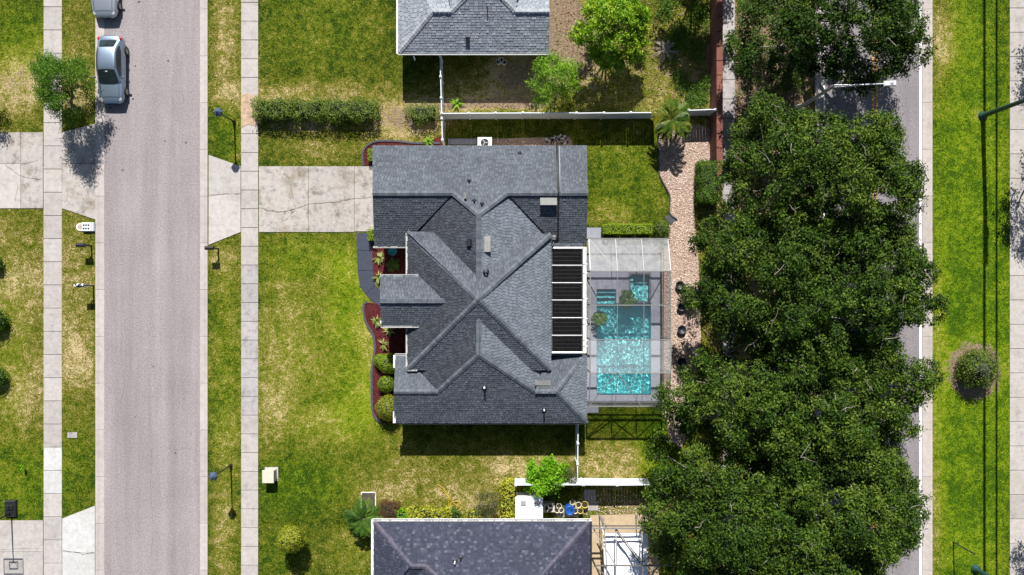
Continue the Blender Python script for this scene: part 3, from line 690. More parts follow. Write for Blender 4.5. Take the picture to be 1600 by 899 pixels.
# solar pool heater on the lanai roof
sh_ = empty('solar_pool_heater', onp(886, 470, LAN), 'row of black solar pool heating mats with white pipes on the rear roof', 'solar heater')
ys_ = [388, 414.8, 442, 469, 496.5, 524, 551]
nz = Vector((0, 0, 1))
for i in range(6):
    y0, y1 = ys_[i] + 1.6, ys_[i + 1] - 1.6
    P = [onp(863, y1, LAN), onp(909, y1, LAN), onp(909, y0, LAN), onp(863, y0, LAN)]; b = MB()
    b.add([q + nz * .03 for q in P] + [q + nz * .09 for q in P], [(4, 5, 6, 7), (0, 1, 5, 4), (1, 2, 6, 5), (2, 3, 7, 6), (3, 0, 4, 7)])
    po = b.build('solar_mat', M['solar'], sh_)
    for k in (1, 2, 3):
        yy = y0 + (y1 - y0) * k / 4
        MB().bar(onp(865, yy, LAN) + nz * .095, onp(907, yy, LAN) + nz * .095, .03, .012).build('strap', M['solar_strap'], po)
for i, yy in enumerate(ys_):
    r = .075 if i in (0, 6) else .024
    x0, x1 = (862, 909.5)
    MB().tube([onp(x0, yy, LAN) + nz * (.1 + r * .4), onp(x1, yy, LAN) + nz * (.1 + r * .4)], r, 10).build('pipe', M['white'], sh_)
MB().bar(onp(913.5, 386, LAN) + nz * .05, onp(913.5, 552, LAN) + nz * .05, .24, .1).build('header_channel', M['white_dirty'], sh_)
for yy in (412, 426, 466, 497, 506, 531, 540): MB().bar(onp(911, yy, LAN) + nz * .12, onp(918, yy + 1, LAN) + nz * .1, .05, .05).build('bracket', M['white'], sh_)
rp = empty('black_roof_pipe', onp(872, 300, PN), 'black pipe pair running down over the roof ridge to the solar mats', 'pipe')
MB().tube([W(870, 224, .4), W(870, 226, 2.5), onp(870, 229, PN) + nz * .1, onp(872.5, 301, PN) + nz * .12, onp(872.5, 304, GS) + nz * .12, onp(871.5, 370, GS) + nz * .12, onp(869, 377, GS) + nz * .12, onp(865, 378, GS) + nz * .12, onp(863, 386, LAN) + nz * .3], .06, 8).build('pipe', M['black'], rp, True)
MB().tube([onp(874, 229, PN) + nz * .06, onp(875, 301, PN) + nz * .09], .035, 8).build('return_pipe', M['greypipe'], rp, True)
vent_box(rp, 863, 368, 868, 373, GS, .25, 'vent', 'valve_box')

# north house
hn = empty('pale_grey_house', W(740, 20, 0), 'house with light grey shingle hip roof at the top edge', 'house')
ns = W(700, 83, 2.5).y; NS = (0, p, 2.5 - p * ns)
nrz = onp(690, 17, NS); NNn = (0, -p, nrz.z + p * nrz.y)
nw = W(622, 20, 2.5).x; NW_ = (p, 0, 2.5 - p * nw)
pk = onp(722, 0, NS)
NW2 = (p, 0, onp(705, 18, NS).z - p * onp(705, 18, NS).x); NE2 = (-p, 0, onp(805, 18, NS).z + p * onp(805, 18, NS).x)
planesn = [([(622, 83.5), (858, 83.5), (858.5, 18), (805, 18), (762, -28), (748, -28), (705, 18), (676, 18)], NS), ([(622, 83.5), (676, 18), (640, -45), (622, -45)], NW_),
 ([(676, 18), (705, 18), (705, -60), (622, -60)], NNn), ([(805, 18), (858.5, 18), (858, -55), (805, -60)], NNn), ([(705, 18), (750, -28), (750, -120), (690, -60)], NW2), ([(805, 18), (758, -28), (758, -120), (820, -60)], NE2)]
caplN = [((623, 82), NS, (676, 18), NS), ((676, 18), NS, (705, 18), NS), ((705, 18), NS, (750, -28), NS), ((805, 18), NS, (762, -28), NS), ((805, 18), NS, (858.5, 18), NS)]
nroof = house_roof(hn, planesn, caplN, ('shingle_n', 'cap_n'), .3, .17)
walls(hn, [(634, -60, 850, 80)], 2.4, M['stucco'])
gutter(hn, (622, 84.5), (860, 84.5), NS, w=.12); gutter(hn, (621, -20), (621, 84), NW_, w=.12)
vent_box(hn, 727.5, 57.5, 734, 65, NS, .2, 'darkmetal', 'vent_hood'); vent_box(hn, 760.8, 10, 762.2, 20, NS, .2, 'darkmetal', 'vent_hood')
MB().tube([W(646, 88, 2.4), W(648, 92, 2.2), W(648, 95, .1)], .05, 6).build('downspout', M['white'], hn)
for px_ in (690, 740, 815): window(hn, px_, 80, 1.2, .95, 2.05, -1)
dbox('wall_cabinet', 639.5, 80, 646, 84, 1.2, 1.8, M['white'], hn)

# south house
hs = empty('blue_grey_house', W(750, 900, 0), 'house with dark blue grey speckled shingle hip roof and white gutters at the bottom edge', 'house')
sn = W(700, 813, 2.5).y; SNp = (0, -p, 2.5 + p * sn)
sw = W(583, 880, 2.5).x; SWp = (p, 0, 2.5 - p * sw); se = W(922, 880, 2.5).x; SEp = (-p, 0, 2.5 + p * se)
r0 = onp(650, 885, SNp); SSp = (0, p, r0.z - p * r0.y)
q0 = onp(665, 885, SNp); SW2 = (p, 0, q0.z - p * q0.x)
planess = [([(583, 813.5), (922, 813.5), (843, 905), (760, 975), (754, 975), (665, 885), (642, 885)], SNp), ([(583, 813.5), (642, 885), (600, 930), (583, 935)], SWp),
 ([(642, 885), (665, 885), (640, 915), (600, 935), (590, 940)], SSp), ([(665, 885), (756, 975), (756, 1010), (630, 920)], SW2), ([(922, 813.5), (922, 1000), (843, 905)], SEp)]
caplS = [((584, 815), SNp, (642, 885), SNp), ((642, 885), SNp, (665, 885), SNp), ((665, 885), SNp, (755, 975), SNp), ((921, 815), SNp, (843, 905), SNp)]
sroof = house_roof(hs, planess, caplS, ('shingle_s', 'cap_s'), .22, .15)
walls(hs, [(596, 825, 908, 1000)], 2.4, M['stucco'])
gutter(hs, (582, 812.6), (924, 812.6), z=2.55, w=.14); gutter(hs, (582, 812), (582, 940), z=2.55, w=.14)
gutter(hs, (923.5, 815), (923.5, 940), z=2.55, w=.1, mat='darkmetal')
pipe(hs, 711, 877, SNp, .45, .05, 'white'); pipe(hs, 720, 872, SNp, .3, .05)

# ------------------------------------------------------------------ pool enclosure
cage = empty('pool_screen_enclosure', W(980, 505, 0), 'aluminium framed insect screen cage covering the swimming pool', 'screen enclosure')
ZE, ZT = 2.55, 3.5
gxs = [W(920, 450, ZE).x, W(963, 450, 3).x, W(1004, 450, 3).x, W(1043.5, 450, ZE).x]
rows = [(W(0, 373, ZE).y, ZE), (W(0, 424, ZT).y, ZT), (W(0, 477, ZT).y, ZT), (W(0, 531, ZT).y, ZT), (W(0, 583, ZT).y, ZT), (W(0, 635, ZE).y, ZE)]
def beam(a, b, w=.06, h=.1, m='alu', nm='beam'): return MB().bar(a, b, w, h).build(nm, M[m], cage)
for j, (y, z) in enumerate(rows):
    beam((gxs[0], y, z), (gxs[3], y, z), .055, .12, nm='cross_beam')
for i in range(4):
    for j in range(5):
        (y0, z0), (y1, z1) = rows[j], rows[j + 1]
        beam((gxs[i], y0 - .04, z0 + .002 * i), (gxs[i], y1 + .04, z1 + .002 * i), .035 if i in (1, 2) else .06, .08, nm='purlin')
for (i0, j0, i1, j1) in [(0, 0, 1, 1), (2, 0, 1, 1), (3, 0, 2, 1), (0, 5, 1, 4), (2, 5, 1, 4)]:
    beam((gxs[i0], rows[j0][0], rows[j0][1] + .01), (gxs[i1], rows[j1][0], rows[j1][1] + .01), .05, .05, nm='brace')
for j, (y, z) in enumerate(rows):
    beam((gxs[3], y, .02), (gxs[3], y, z - .06), .075, .075, nm='post'); beam((gxs[0] + .02, y, .02), (gxs[0] + .02, y, z - .06), .06, .06, nm='post')
for i in (1, 2):
    for j in (0, 5): beam((gxs[i], rows[j][0], .02), (gxs[i], rows[j][0], ZE - .06), .06, .06, 'alu_dark', 'post')
for j in (0, 5): beam((gxs[0], rows[j][0] + .002, .95), (gxs[3], rows[j][0] + .002, .95), .05, .07, 'alu_dark', 'chair_rail')
beam((gxs[3] + .002, rows[0][0], .95), (gxs[3] + .002, rows[5][0], .95), .05, .07, 'alu_dark', 'chair_rail')
dg = rows[5][0]
for i in range(3):
    beam((gxs[i], dg, ZE - .06), (gxs[i + 1], dg, .98) if i != 1 else (gxs[i + 1], dg, .98), .04, .04, 'alu_dark', 'brace')
def panel(pts, m): 
    return MB().add(pts, [tuple(range(len(pts)))]).build('screen_panel', M[m], cage)
for j in range(5):
    (y0, z0), (y1, z1) = rows[j], rows[j + 1]
    for i in range(3):
        m = ('screen_dirt_glare', 'screen', 'screen', 'screen_pale', 'screen')[j]
        panel([(gxs[i] + .03, y0 - .03, z0 + .03), (gxs[i + 1] - .03, y0 - .03, z0 + .03), (gxs[i + 1] - .03, y1 + .03, z1 + .03), (gxs[i] + .03, y1 + .03, z1 + .03)], m)
    panel([(gxs[3], y0 - .05, .05), (gxs[3], y1 + .05, .05), (gxs[3], y1 + .05, z1 - .07), (gxs[3], y0 - .05, z0 - .07)], 'screen_wall')
for i in range(3):
    for j in (0, 5):
        y = rows[j][0]; panel([(gxs[i] + .04, y, .05), (gxs[i + 1] - .04, y, .05), (gxs[i + 1] - .04, y, ZE - .07), (gxs[i] + .04, y, ZE - .07)], 'screen_wall')

# ------------------------------------------------------------------ foliage generators
def unit(v): return v / np.maximum(np.linalg.norm(v, axis=1, keepdims=True), 1e-6)
def leafquads(P, Nn, L, Wd, jit, rg, sag=.15):
    n = len(P); nn = unit(Nn + rg.normal(0, jit, (n, 3))); t = unit(np.cross(nn, unit(rg.normal(0, 1, (n, 3))))); b = np.cross(nn, t)
    l = (L * rg.uniform(.6, 1.3, (n, 1))) / 2; w = (Wd * rg.uniform(.7, 1.25, (n, 1))) / 2
    return np.stack([P - t * l - nn * l * sag, P + b * w, P + t * l - nn * l * sag, P - b * w], 1).reshape(-1, 3)
def tufts(C, Nn, rt, nl, L, Wd, mat, par, rg, tint=None, name='crown', jit=.7):
    n = len(C); P = np.repeat(C, nl, 0) + rg.normal(0, 1, (n * nl, 3)) * rt * np.array([1, 1, .75])
    ti = np.repeat(rg.random(n) if tint is None else tint, nl * 4)
    return npmesh(name, leafquads(P, np.repeat(Nn, nl, 0), L, Wd, jit, rg), 4, mat, par, {'tint': ti})
def ellip(n, rg, up=-.35):
    v = unit(rg.normal(0, 1, (n * 3, 3))); v = v[v[:, 2] > up][:n]; return v

def tree(name, label, cat_, base, c, rx, ry, z0, z1, nl, lr, mat, rg_seed, leaf=(.15, .065), per=24, nleaf=46, tr=.3, bark='bark', group=None, rt=.2, edge=.3, holes=0.0, bare=0, inner=.25, tone=0.0):
    rg = np.random.default_rng(rg_seed); rr = random.Random(rg_seed)
    t = empty(name, base, label, cat_, group)
    lobes = []; ph = [rr.uniform(0, 6.28) for _ in range(4)]
    tries = 0
    while len(lobes) < nl and tries < nl * 60:
        tries += 1
        a = rr.uniform(0, 6.283); rho = math.sqrt(rr.random())
        lim = 1 - edge * .5 + edge * .5 * (math.sin(3 * a + ph[0]) * .5 + math.sin(5 * a + ph[1]) * .35 + math.sin(9 * a + ph[2]) * .3)
        x, y = math.cos(a) * rho * rx * lim, math.sin(a) * rho * ry * lim
        r = lr * rr.uniform(.65, 1.25) * (1.1 - .35 * rho)
        z = z0 + (z1 - z0) * math.sqrt(max(0, 1 - rho ** 2)) + rr.uniform(-1, 1) * (z1 - z0) * .27 - r * .6
        if any((x - l[0]) ** 2 + (y - l[1]) ** 2 < (.54 * (r + l[3])) ** 2 for l in lobes): continue
        lobes.append((x, y, z, r))
    base = Vector(base); Cs = []; Ns = []; Ti = []
    for x, y, z, r in lobes:
        k = max(6, int(per * (r / lr) ** 2)); v = ellip(k, rg); k = len(v)
        rad = r * rg.uniform(.72, 1.08, (k, 1))
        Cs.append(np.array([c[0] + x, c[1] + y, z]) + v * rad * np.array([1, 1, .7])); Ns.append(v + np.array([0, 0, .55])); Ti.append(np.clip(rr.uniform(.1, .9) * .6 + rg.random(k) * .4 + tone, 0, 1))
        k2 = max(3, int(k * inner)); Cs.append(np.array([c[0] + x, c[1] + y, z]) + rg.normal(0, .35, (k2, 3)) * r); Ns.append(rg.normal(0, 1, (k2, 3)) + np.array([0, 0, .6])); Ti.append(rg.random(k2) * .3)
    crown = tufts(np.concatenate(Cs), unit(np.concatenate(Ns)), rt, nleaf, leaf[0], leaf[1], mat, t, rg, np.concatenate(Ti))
    zf = z0 * .42; top = Vector((base.x * .5 + c[0] * .5, base.y * .5 + c[1] * .5, zf))
    tb = MB().tube([base - Vector((0, 0, .1)), base + Vector((0, 0, .25)), base.lerp(top, .5), top], [tr * 1.5, tr * 1.08, tr * .95, tr * .8], 10)
    trunk = tb.build('trunk', M[bark], t, True)
    main = []
    nb = max(4, nl // 9)
    for k in range(nb):
        a = 6.283 * k / nb + rr.uniform(-.3, .3); f = .5
        main.append(Vector((c[0] + math.cos(a) * rx * f, c[1] + math.sin(a) * ry * f, z0 + (z1 - z0) * .25)))
    for m_ in main:
        mid = top.lerp(m_, .5) + Vector((rr.uniform(-.3, .3), rr.uniform(-.3, .3), .35))
        MB().tube([top - Vector((0, 0, .1)), mid, m_], [tr * .55, tr * .38, tr * .2], 7).build('limb', M[bark], t, True)
    tw = MB()
    for x, y, z, r in lobes:
        e = Vector((c[0] + x, c[1] + y, z)); s0 = min(main, key=lambda q: (q - e).length)
        if (s0 - e).length > .2: tw.tube([s0, s0.lerp(e, .5) + Vector((rr.uniform(-.2, .2), rr.uniform(-.2, .2), .1)), e], [tr * .17, tr * .1, tr * .05], 5)
        for q in range(3):
            d = Vector((rr.uniform(-1, 1), rr.uniform(-1, 1), rr.uniform(-.1, .9))).normalized() * r * .95; tw.tube([e, e + d * .5 + Vector((0, 0, .05)), e + d], [tr * .06, tr * .045, tr * .02], 4, False)
    for k in range(bare):
        x, y, z, r = rr.choice(lobes); e = Vector((c[0] + x, c[1] + y, z + r * .72)); d = Vector((rr.uniform(-1, 1), rr.uniform(-1, 1), .12)).normalized()
        q1 = e + d * .3 + Vector((rr.uniform(-.12, .12), rr.uniform(-.12, .12), .06)); q2 = q1 + d * .3 + Vector((rr.uniform(-.2, .2), rr.uniform(-.2, .2), .02)); q3 = q2 + d * .25 + Vector((rr.uniform(-.25, .25), rr.uniform(-.25, .25), 0))
        tw.tube([e, q1, q2, q3], [.03, .024, .017, .008], 4, False); tw.tube([q1, q1 + Vector((rr.uniform(-.4, .4), rr.uniform(-.4, .4), .08))], [.016, .006], 4, False)
    tag(tw.build('twigs', M['bark_pale'] if bare else M[bark], t, True), kind='stuff')
    return t

def shell_leaves(V, Nn, leaf, mat, par, rg, name='foliage', jit=.55):
    ti = np.repeat(rg.random(len(V)), 4)
    return npmesh(name, leafquads(V, Nn, leaf[0], leaf[1], jit, rg), 4, mat, par, {'tint': ti})
def ball(name, label, px, py, r, mat, seed, zc=None, leaf=(.07, .04), n=None, cat_='shrub', group=None, sq=.9, rough=.04, stem=True):
    rg = np.random.default_rng(seed); zc = r * .82 if zc is None else zc
    b0 = W(px, py, 0); t = empty(name, b0, label, cat_, group); n = n or int(4 * math.pi * r * r * 420)
    v = ellip(n, rg, -.75); lump = 1 + rough * 1.4 * np.sin(v[:, :1] * 7 + seed) * np.sin(v[:, 1:2] * 6 + 1) + rg.normal(0, rough, (len(v), 1))
    C = np.array([b0.x, b0.y, zc])
    shell_leaves(C + v * r * lump * np.array([1, 1, sq]), v, leaf, mat, t, rg, jit=.3 if rough < .07 else .55)
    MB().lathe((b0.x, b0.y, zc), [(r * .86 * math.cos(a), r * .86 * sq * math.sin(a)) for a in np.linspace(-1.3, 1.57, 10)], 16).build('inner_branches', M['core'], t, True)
    if stem: MB().tube([b0 - Vector((0, 0, .05)), b0 + Vector((0, 0, max(.15, zc - r * .5)))], .05 + r * .03, 7).build('stem', M['bark'], t)
    return t
def hedge(name, label, x0, y0, x1, y1, h, mat, seed, leaf=(.08, .045), dens=420, group=None, wob=.07, gaps=None, cat_='hedge'):
    rg = np.random.default_rng(seed); a, b = W(x0, y1), W(x1, y0); a, b = Vector((a.x, a.y, 0)), Vector((b.x, b.y, 0)); c = (a + b) / 2; w, d = b.x - a.x, b.y - a.y
    t = empty(name, c, label, cat_, group); area = w * d + 2 * (w + d) * h; P = []; Nn = []
    for (fa, n_, mk_) in [(w * d, (0, 0, 1), 0), (w * h, (0, -1, 0), 1), (w * h, (0, 1, 0), 2), (d * h, (-1, 0, 0), 3), (d * h, (1, 0, 0), 4)]:
        k = int(fa * dens); u, v_ = rg.random(k), rg.random(k)
        X = {0: a.x + u * w, 1: a.x + u * w, 2: a.x + u * w, 3: np.full(k, a.x), 4: np.full(k, b.x)}[mk_]
        Y = {0: a.y + v_ * d, 1: np.full(k, a.y), 2: np.full(k, b.y), 3: a.y + u * d, 4: a.y + u * d}[mk_]
        Z = np.full(k, h) if mk_ == 0 else v_ * h
        P.append(np.stack([X, Y, Z], 1)); Nn.append(np.tile(np.array(n_, float), (k, 1)))
    P = np.concatenate(P); Nn = np.concatenate(Nn)
    wv = np.sin(P[:, 0] * 4.1 + seed) * np.sin(P[:, 1] * 5.3 + 2) + .7 * np.sin(P[:, 0] * 9 + P[:, 1] * 8 + P[:, 2] * 7)
    P = P + Nn * (wv * wob)[:, None] + rg.normal(0, wob * .5, P.shape)
    if gaps is not None:
        k = wv + rg.normal(0, .5, len(wv)) > gaps; P, Nn = P[k], Nn[k]
    shell_leaves(P, Nn + np.array([0, 0, .3]), leaf, mat, t, rg, jit=.28 if wob < .05 else .55)
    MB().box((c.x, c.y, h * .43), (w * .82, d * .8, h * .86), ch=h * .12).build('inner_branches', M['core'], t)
    return t
def frond(par, base, az_, L, rise, droop, mat, rg, nl=16, lw=.05, ll=.4, twist=0, name='frond'):
    base = np.array(base); d = np.array([math.cos(az_), math.sin(az_), 0]); sd = np.array([-d[1], d[0], 0]); V = []
    s_ = np.linspace(.06, 1, nl); pos = lambda q: base + d * L * q * (1 - .1 * q) + np.array([0, 0, rise * L * math.sin(q * 1.9) - droop * L * q * q])
    for q in s_:
        p0 = pos(q); l = ll * math.sin(math.pi * min(1, q * .85 + .1)) ** .6
        for sg in (-1, 1):
            tip = p0 + (sd * sg * .85 + d * .55) * l + np.array([0, 0, -.25 * l + rg.normal(0, .03)]); m_ = (p0 + tip) / 2; w = d * lw / 2
            V += [p0 - w, m_ - w + np.array([0, 0, .03]), tip, m_ + w + np.array([0, 0, .03])]
    for q0, q1 in zip(np.linspace(0, .95, 6)[:-1], np.linspace(0, .95, 6)[1:]):
        a_, b_ = pos(q0), pos(q1); w = sd * .02; up = np.array([0, 0, .008]); V += [a_ - w + up, b_ - w * .7 + up, b_ + w * .7 + up, a_ + w + up]
    V = np.array(V); return npmesh(name, V, 4, mat, par, {'tint': np.repeat(rg.random(), len(V))})
def palm(name, label, px, py, h, n, L, mat, seed, rise=.35, droop=.45, ll=.4, lw=.05, cat_='palm', group=None, trunk=.09):
    rg = np.random.default_rng(seed); b0 = W(px, py, 0); t = empty(name, b0, label, cat_, group)
    pts = [b0 - Vector((0, 0, .05)), b0 + Vector((0, 0, h * .5)), b0 + Vector((0, 0, h + .05))]
    MB().tube(pts, [trunk * 1.3, trunk, trunk * .9], 9).build('trunk', M['bark_pale'], t, True)
    for k in range(n):
        frond(t, (b0.x, b0.y, h), 6.283 * k / n * 1.0 + rg.uniform(-.25, .25) + (k % 2) * .1, L * rg.uniform(.75, 1.1), rise * rg.uniform(.5, 1.5), droop * rg.uniform(.7, 1.3), mat, rg, ll=ll, lw=lw)
    return t
def flax(name, label, px, py, r, mat, seed, n=26, group=None, z=.05, cat_='plant'):
    rg = np.random.default_rng(seed); b0 = W(px, py, 0); t = empty(name, (b0.x, b0.y, z), label, cat_, group); V = []; T = []
    c = np.array([b0.x, b0.y, z])
    for k in range(n):
        a_ = rg.uniform(0, 6.283); el = rg.uniform(.35, 1.3); L = r * rg.uniform(.75, 1.2); d = np.array([math.cos(a_), math.sin(a_), 0]); sd = np.array([-d[1], d[0], 0]) * r * .085
        p1 = c + d * L * .5 * math.cos(el) + np.array([0, 0, L * .6 * math.sin(el)]); p2 = c + d * L * (.5 + .5 * math.cos(el)) + np.array([0, 0, L * .55 * math.sin(el)])
        V += [c - sd * .6, p1 - sd, p1 + sd, c + sd * .6, p1 - sd, p2 - sd * .1, p2 + sd * .1, p1 + sd]; T += [rg.random()] * 8
    npmesh('leaf_blades', np.array(V), 4, mat, t, {'tint': np.array(T)})
    MB().lathe((b0.x, b0.y, z - .03), [(r * .16, 0), (r * .13, .06), (0, .1)], 8).build('leaf_base', M['core'], t)
    return t

# ------------------------------------------------------------------ trees
def oak(label, bpx, cpx, rx, ry, z0, z1, nl, seed, **kw):
    c = W(*cpx, z0 + (z1 - z0) * .5)
    return tree('oak_tree', label, 'tree', W(*bpx), (c.x, c.y), rx, ry, z0, z1, nl, 1.3, M['oak'], seed, group='street oaks', per=44, nleaf=36, tr=.34, leaf=(.19, .095), rt=.16, bare=15, inner=.55, edge=.38, **kw)
oak('dark spreading oak at the top edge, north of the white street light', (1235, 10), (1310, 20), 6.9, 5.4, 4.5, 8.0, 50, 101, tone=-.2)
oak('broad dark oak crown just below the white street light', (1215, 250), (1288, 292), 7.0, 6.4, 4.6, 9.2, 84, 102, tone=.16)
oak('oak crown reaching out over the east verge, beside the pool', (1220, 400), (1288, 455), 9.0, 5.9, 4.6, 9.2, 100, 103)
oak('oak crown next to the south end of the pool enclosure', (1200, 600), (1268, 648), 9.3, 5.6, 4.6, 9.0, 98, 104, tone=.06)
oak('lowest dark oak crown, beside the white canopy at the bottom edge', (1195, 780), (1244, 818), 10.3, 6.6, 4.6, 9.2, 128, 105, tone=.08)
c = W(90, 130, 3.2)
tree('young_tree', 'airy young green tree overhanging the west sidewalk beside the silver sedan', 'tree', W(112, 160), (c.x, c.y), 2.0, 2.7, 1.8, 4.4, 70, .36, M['youngleaf'], 201, leaf=(.19, .05), per=12, nleaf=17, tr=.09, rt=.2, edge=.6)
c = W(960, 42, 3.5)
tree('mango_tree', 'dense rounded bright green tree with yellowish new leaves behind the pale grey house', 'tree', W(942, 75), (c.x, c.y), 2.6, 2.45, 2.2, 5.0, 50, .58, M['mango'], 202, leaf=(.24, .085), per=22, nleaf=22, tr=.16, rt=.14, edge=.25)
c = W(866, 120, 2.8)
tree('lime_tree', 'loose pale lime green tree by the corner of the pale grey house', 'tree', W(868, 150), (c.x, c.y), 1.95, 2.0, 1.6, 4.0, 22, .55, M['lime'], 203, leaf=(.17, .06), per=18, nleaf=22, tr=.09, bark='bark_pale', rt=.17, edge=.6)
c = W(853, 746, 1.9)
tree('citrus_tree', 'compact vivid green tree behind the white south fence', 'tree', W(846, 732), (c.x, c.y), 1.45, 1.25, 1.0, 2.6, 20, .48, M['citrus'], 204, leaf=(.2, .09), per=22, nleaf=18, tr=.07, rt=.12, edge=.35)
c = W(890, 745, 1.5)
tree('twiggy_shrub', 'dull olive twiggy shrub between the vivid green tree and white fence', 'shrub', W(884, 738), (c.x, c.y), .55, .8, .6, 1.7, 8, .35, M['olive'], 205, leaf=(.1, .04), per=16, nleaf=14, tr=.04, rt=.12)
c = W(762, 789, 1.3)
tree('olive_shrub', 'tall dull olive shrub against the blue grey house', 'shrub', W(762, 795), (c.x, c.y), .8, 1.0, .8, 2.2, 12, .38, M['olive'], 206, leaf=(.09, .04), per=18, nleaf=18, tr=.04, rt=.12)
b0 = W(1082, -62); tree('back_yard_tree', 'tree just past the top edge, shading the yard beside the brown wall', 'tree', b0, (b0.x, b0.y), 2.8, 3.0, 4, 7.5, 36, .95, M['midleaf'], 330, leaf=(.24, .11), per=26, nleaf=24, tr=.15, rt=.2)
for i, (px, py) in enumerate([(1615, 245), (1640, 40), (1642, 790)]):
    b0 = W(px, py); tree('roadside_tree', 'tree past the far east sidewalk, shading its %s part' % ('middle', 'upper', 'lower')[i], 'tree', b0, (b0.x, b0.y), 2.7, 3.0, 3, 5.5, 22, .8, M['oak'], 310 + i, leaf=(.2, .09), per=18, nleaf=20, tr=.15, rt=.2)
b0 = W(-15, 142); tree('yard_tree', 'small tree at the left edge, shading the driveway corner', 'tree', b0, (b0.x, b0.y), 1.2, 1.2, 2, 3.6, 14, .55, M['midleaf'], 320, leaf=(.16, .07), per=16, nleaf=16, tr=.08, rt=.18)

palm('feather_palm', 'yellow green feather palm leaning over the north white fence', 1041, 197, 2.0, 20, 1.55, M['palm'], 401, ll=.45, lw=.14)
palm('garden_palm', 'green feather palm at the corner of the blue grey house', 573, 803, 1.2, 17, 1.6, M['cycad'], 402, ll=.45, lw=.12)
palm('dead_palm', 'dried grey fallen fronds of a dead palm on leaf litter', 1039, 82, .35, 11, 1.1, M['deadleaf'], 403, rise=.3, droop=.45, ll=.16, lw=.05)
palm('pool_palm', 'green potted palm beside the spa', 977, 468, .8, 12, .75, M['cycad'], 404, ll=.26, lw=.05)
palm('pool_palm', 'dark green potted palm on the west side of the pool', 935, 497, .8, 11, .65, M['cycad'], 405, ll=.24, lw=.05)
palm('cycad', 'green cycad in the shaded entry bed beside the teal dish', 616, 414, .3, 13, .62, M['cycad'], 406, rise=.4, droop=.4, ll=.18, lw=.045, cat_='plant')
for nm, x, y, lb in [('planter', 979, 470, 'square brown planter under the palm beside the spa'), ('planter', 935, 498, 'square brown planter under the palm west of the pool')]:
    b0 = W(x, y); t = empty(nm, (b0.x, b0.y, .05), lb, 'planter', 'pool planters')
    MB().box((b0.x, b0.y, .28), (.5, .5, .46), ch=.03).build('body', M['terra'], t); MB().box((b0.x, b0.y, .515), (.42, .42, .03)).build('soil', M['potsoil'], t)

# front bed plants
ball('clipped_shrub', 'smaller of the two touching clipped round shrubs in the red mulch', 596.5, 563, .5, M['boxgreen'], 501, group='clipped shrubs in the front bed')
ball('clipped_shrub', 'bright clipped round shrub touching a smaller one beside the house corner', 609.5, 567, .72, M['boxgreen'], 502, group='clipped shrubs in the front bed')
ball('clipped_shrub', 'clipped round shrub half in shade between two larger ones', 605, 599, .6, M['boxgreen'], 503, group='clipped shrubs in the front bed')
ball('clipped_shrub', 'largest yellow green clipped round shrub at the south end of the mulch bed', 609.5, 635, .88, M['boxleaf'], 504, group='clipped shrubs in the front bed')
for i, (x, y, r, lb) in enumerate([(590, 502, .5, 'spiky variegated plant at the kerb next to the walkway end'), (609, 516, .55, 'spiky variegated plant half in shade under the entry gable'), (600, 538, .52, 'pale spiky plant in open red mulch north of the shrubs'), (592, 434, .5, 'pale spiky plant beside the entry gable corner'), (594, 404, .55, 'spiky plant in the shade next to the garage')]):
    flax('spiky_plant', lb, x, y, r, M['flax'], 520 + i, group='spiky bedding plants')
hedge('box_shrub', 'small square clipped shrub where the walkway meets the driveway', 577, 360, 589, 377, .75, M['boxgreen'], 530, wob=.04, cat_='shrub')
hedge('box_shrub', 'small square clipped shrub north of the garage in the curved bed', 577, 235, 589, 253, .6, M['boxgreen'], 531, wob=.04, cat_='shrub')
b0 = W(616, 393.5); t = empty('bird_bath', b0, 'round teal dish on a pedestal in the dark entry bed', 'bird bath')
MB().lathe((b0.x, b0.y, 0), [(.18, .03), (.16, .1), (.07, .2), (.07, .6), (.12, .7)], 16).build('pedestal', M['teal'], t, True)
MB().lathe((b0.x, b0.y, 0), [(.12, .68), (.3, .74), (.32, .8), (.29, .8), (.26, .755), (0, .74)], 24).build('bowl', M['teal'], t, True)

# hedges
hedge('north_hedge', 'western dense end of the dark green hedge near the sidewalk', 403, 163, 464, 187, 1.15, M['hedge'], 540, leaf=(.11, .06), wob=.17, group='hedge along the north lawn')
hedge('north_hedge', 'middle thin part of the green hedge on the north lawn', 466, 163, 508, 188, 1.1, M['hedge'], 541, leaf=(.11, .06), wob=.2, gaps=-.1, dens=520, group='hedge along the north lawn')
hedge('north_hedge', 'eastern dense part of the green hedge on the north lawn', 509, 163, 591, 189, 1.15, M['hedge'], 542, leaf=(.11, .06), wob=.2, gaps=-.9, group='hedge along the north lawn')
hedge('north_hedge', 'separate scruffy shrub row by the white fence on sandy soil', 640, 170, 684, 191, .8, M['hedge'], 543, leaf=(.11, .06), wob=.22, gaps=0.0, dens=520, group='hedge along the north lawn')
for i, (x0, x1) in enumerate([(942, 968), (969, 991), (992, 1019)]):
    hedge('clipped_hedge', '%s square clipped bright hedge north of the pool enclosure' % ('westernmost', 'middle', 'easternmost')[i], x0 - 2, 351.5, x1 - 2, 366.5, .75, M['boxgreen'], 550 + i, wob=.035, group='clipped hedges by the pool')
ball('round_shrub', 'darker round shrub at the east end of the clipped pool hedges', 1031, 360, .6, M['hedge'], 553, leaf=(.09, .05), rough=.09)
hedge('wall_hedge', 'tall dense green hedge between the pebble bed and the oaks', 1086, 258, 1117, 318, 1.9, M['midleaf'], 554, leaf=(.09, .05), dens=380, wob=.09)
hedge('golden_hedge', 'long golden yellow hedge in front of the blue grey house', 638, 793, 706, 810, 1.0, M['yellowleaf'], 560, leaf=(.15, .085), dens=170, wob=.1)
hedge('green_hedge', 'green western end shrub of the golden hedge', 622, 795, 642, 811, .9, M['citrus'], 561, leaf=(.14, .08), dens=190, wob=.1)
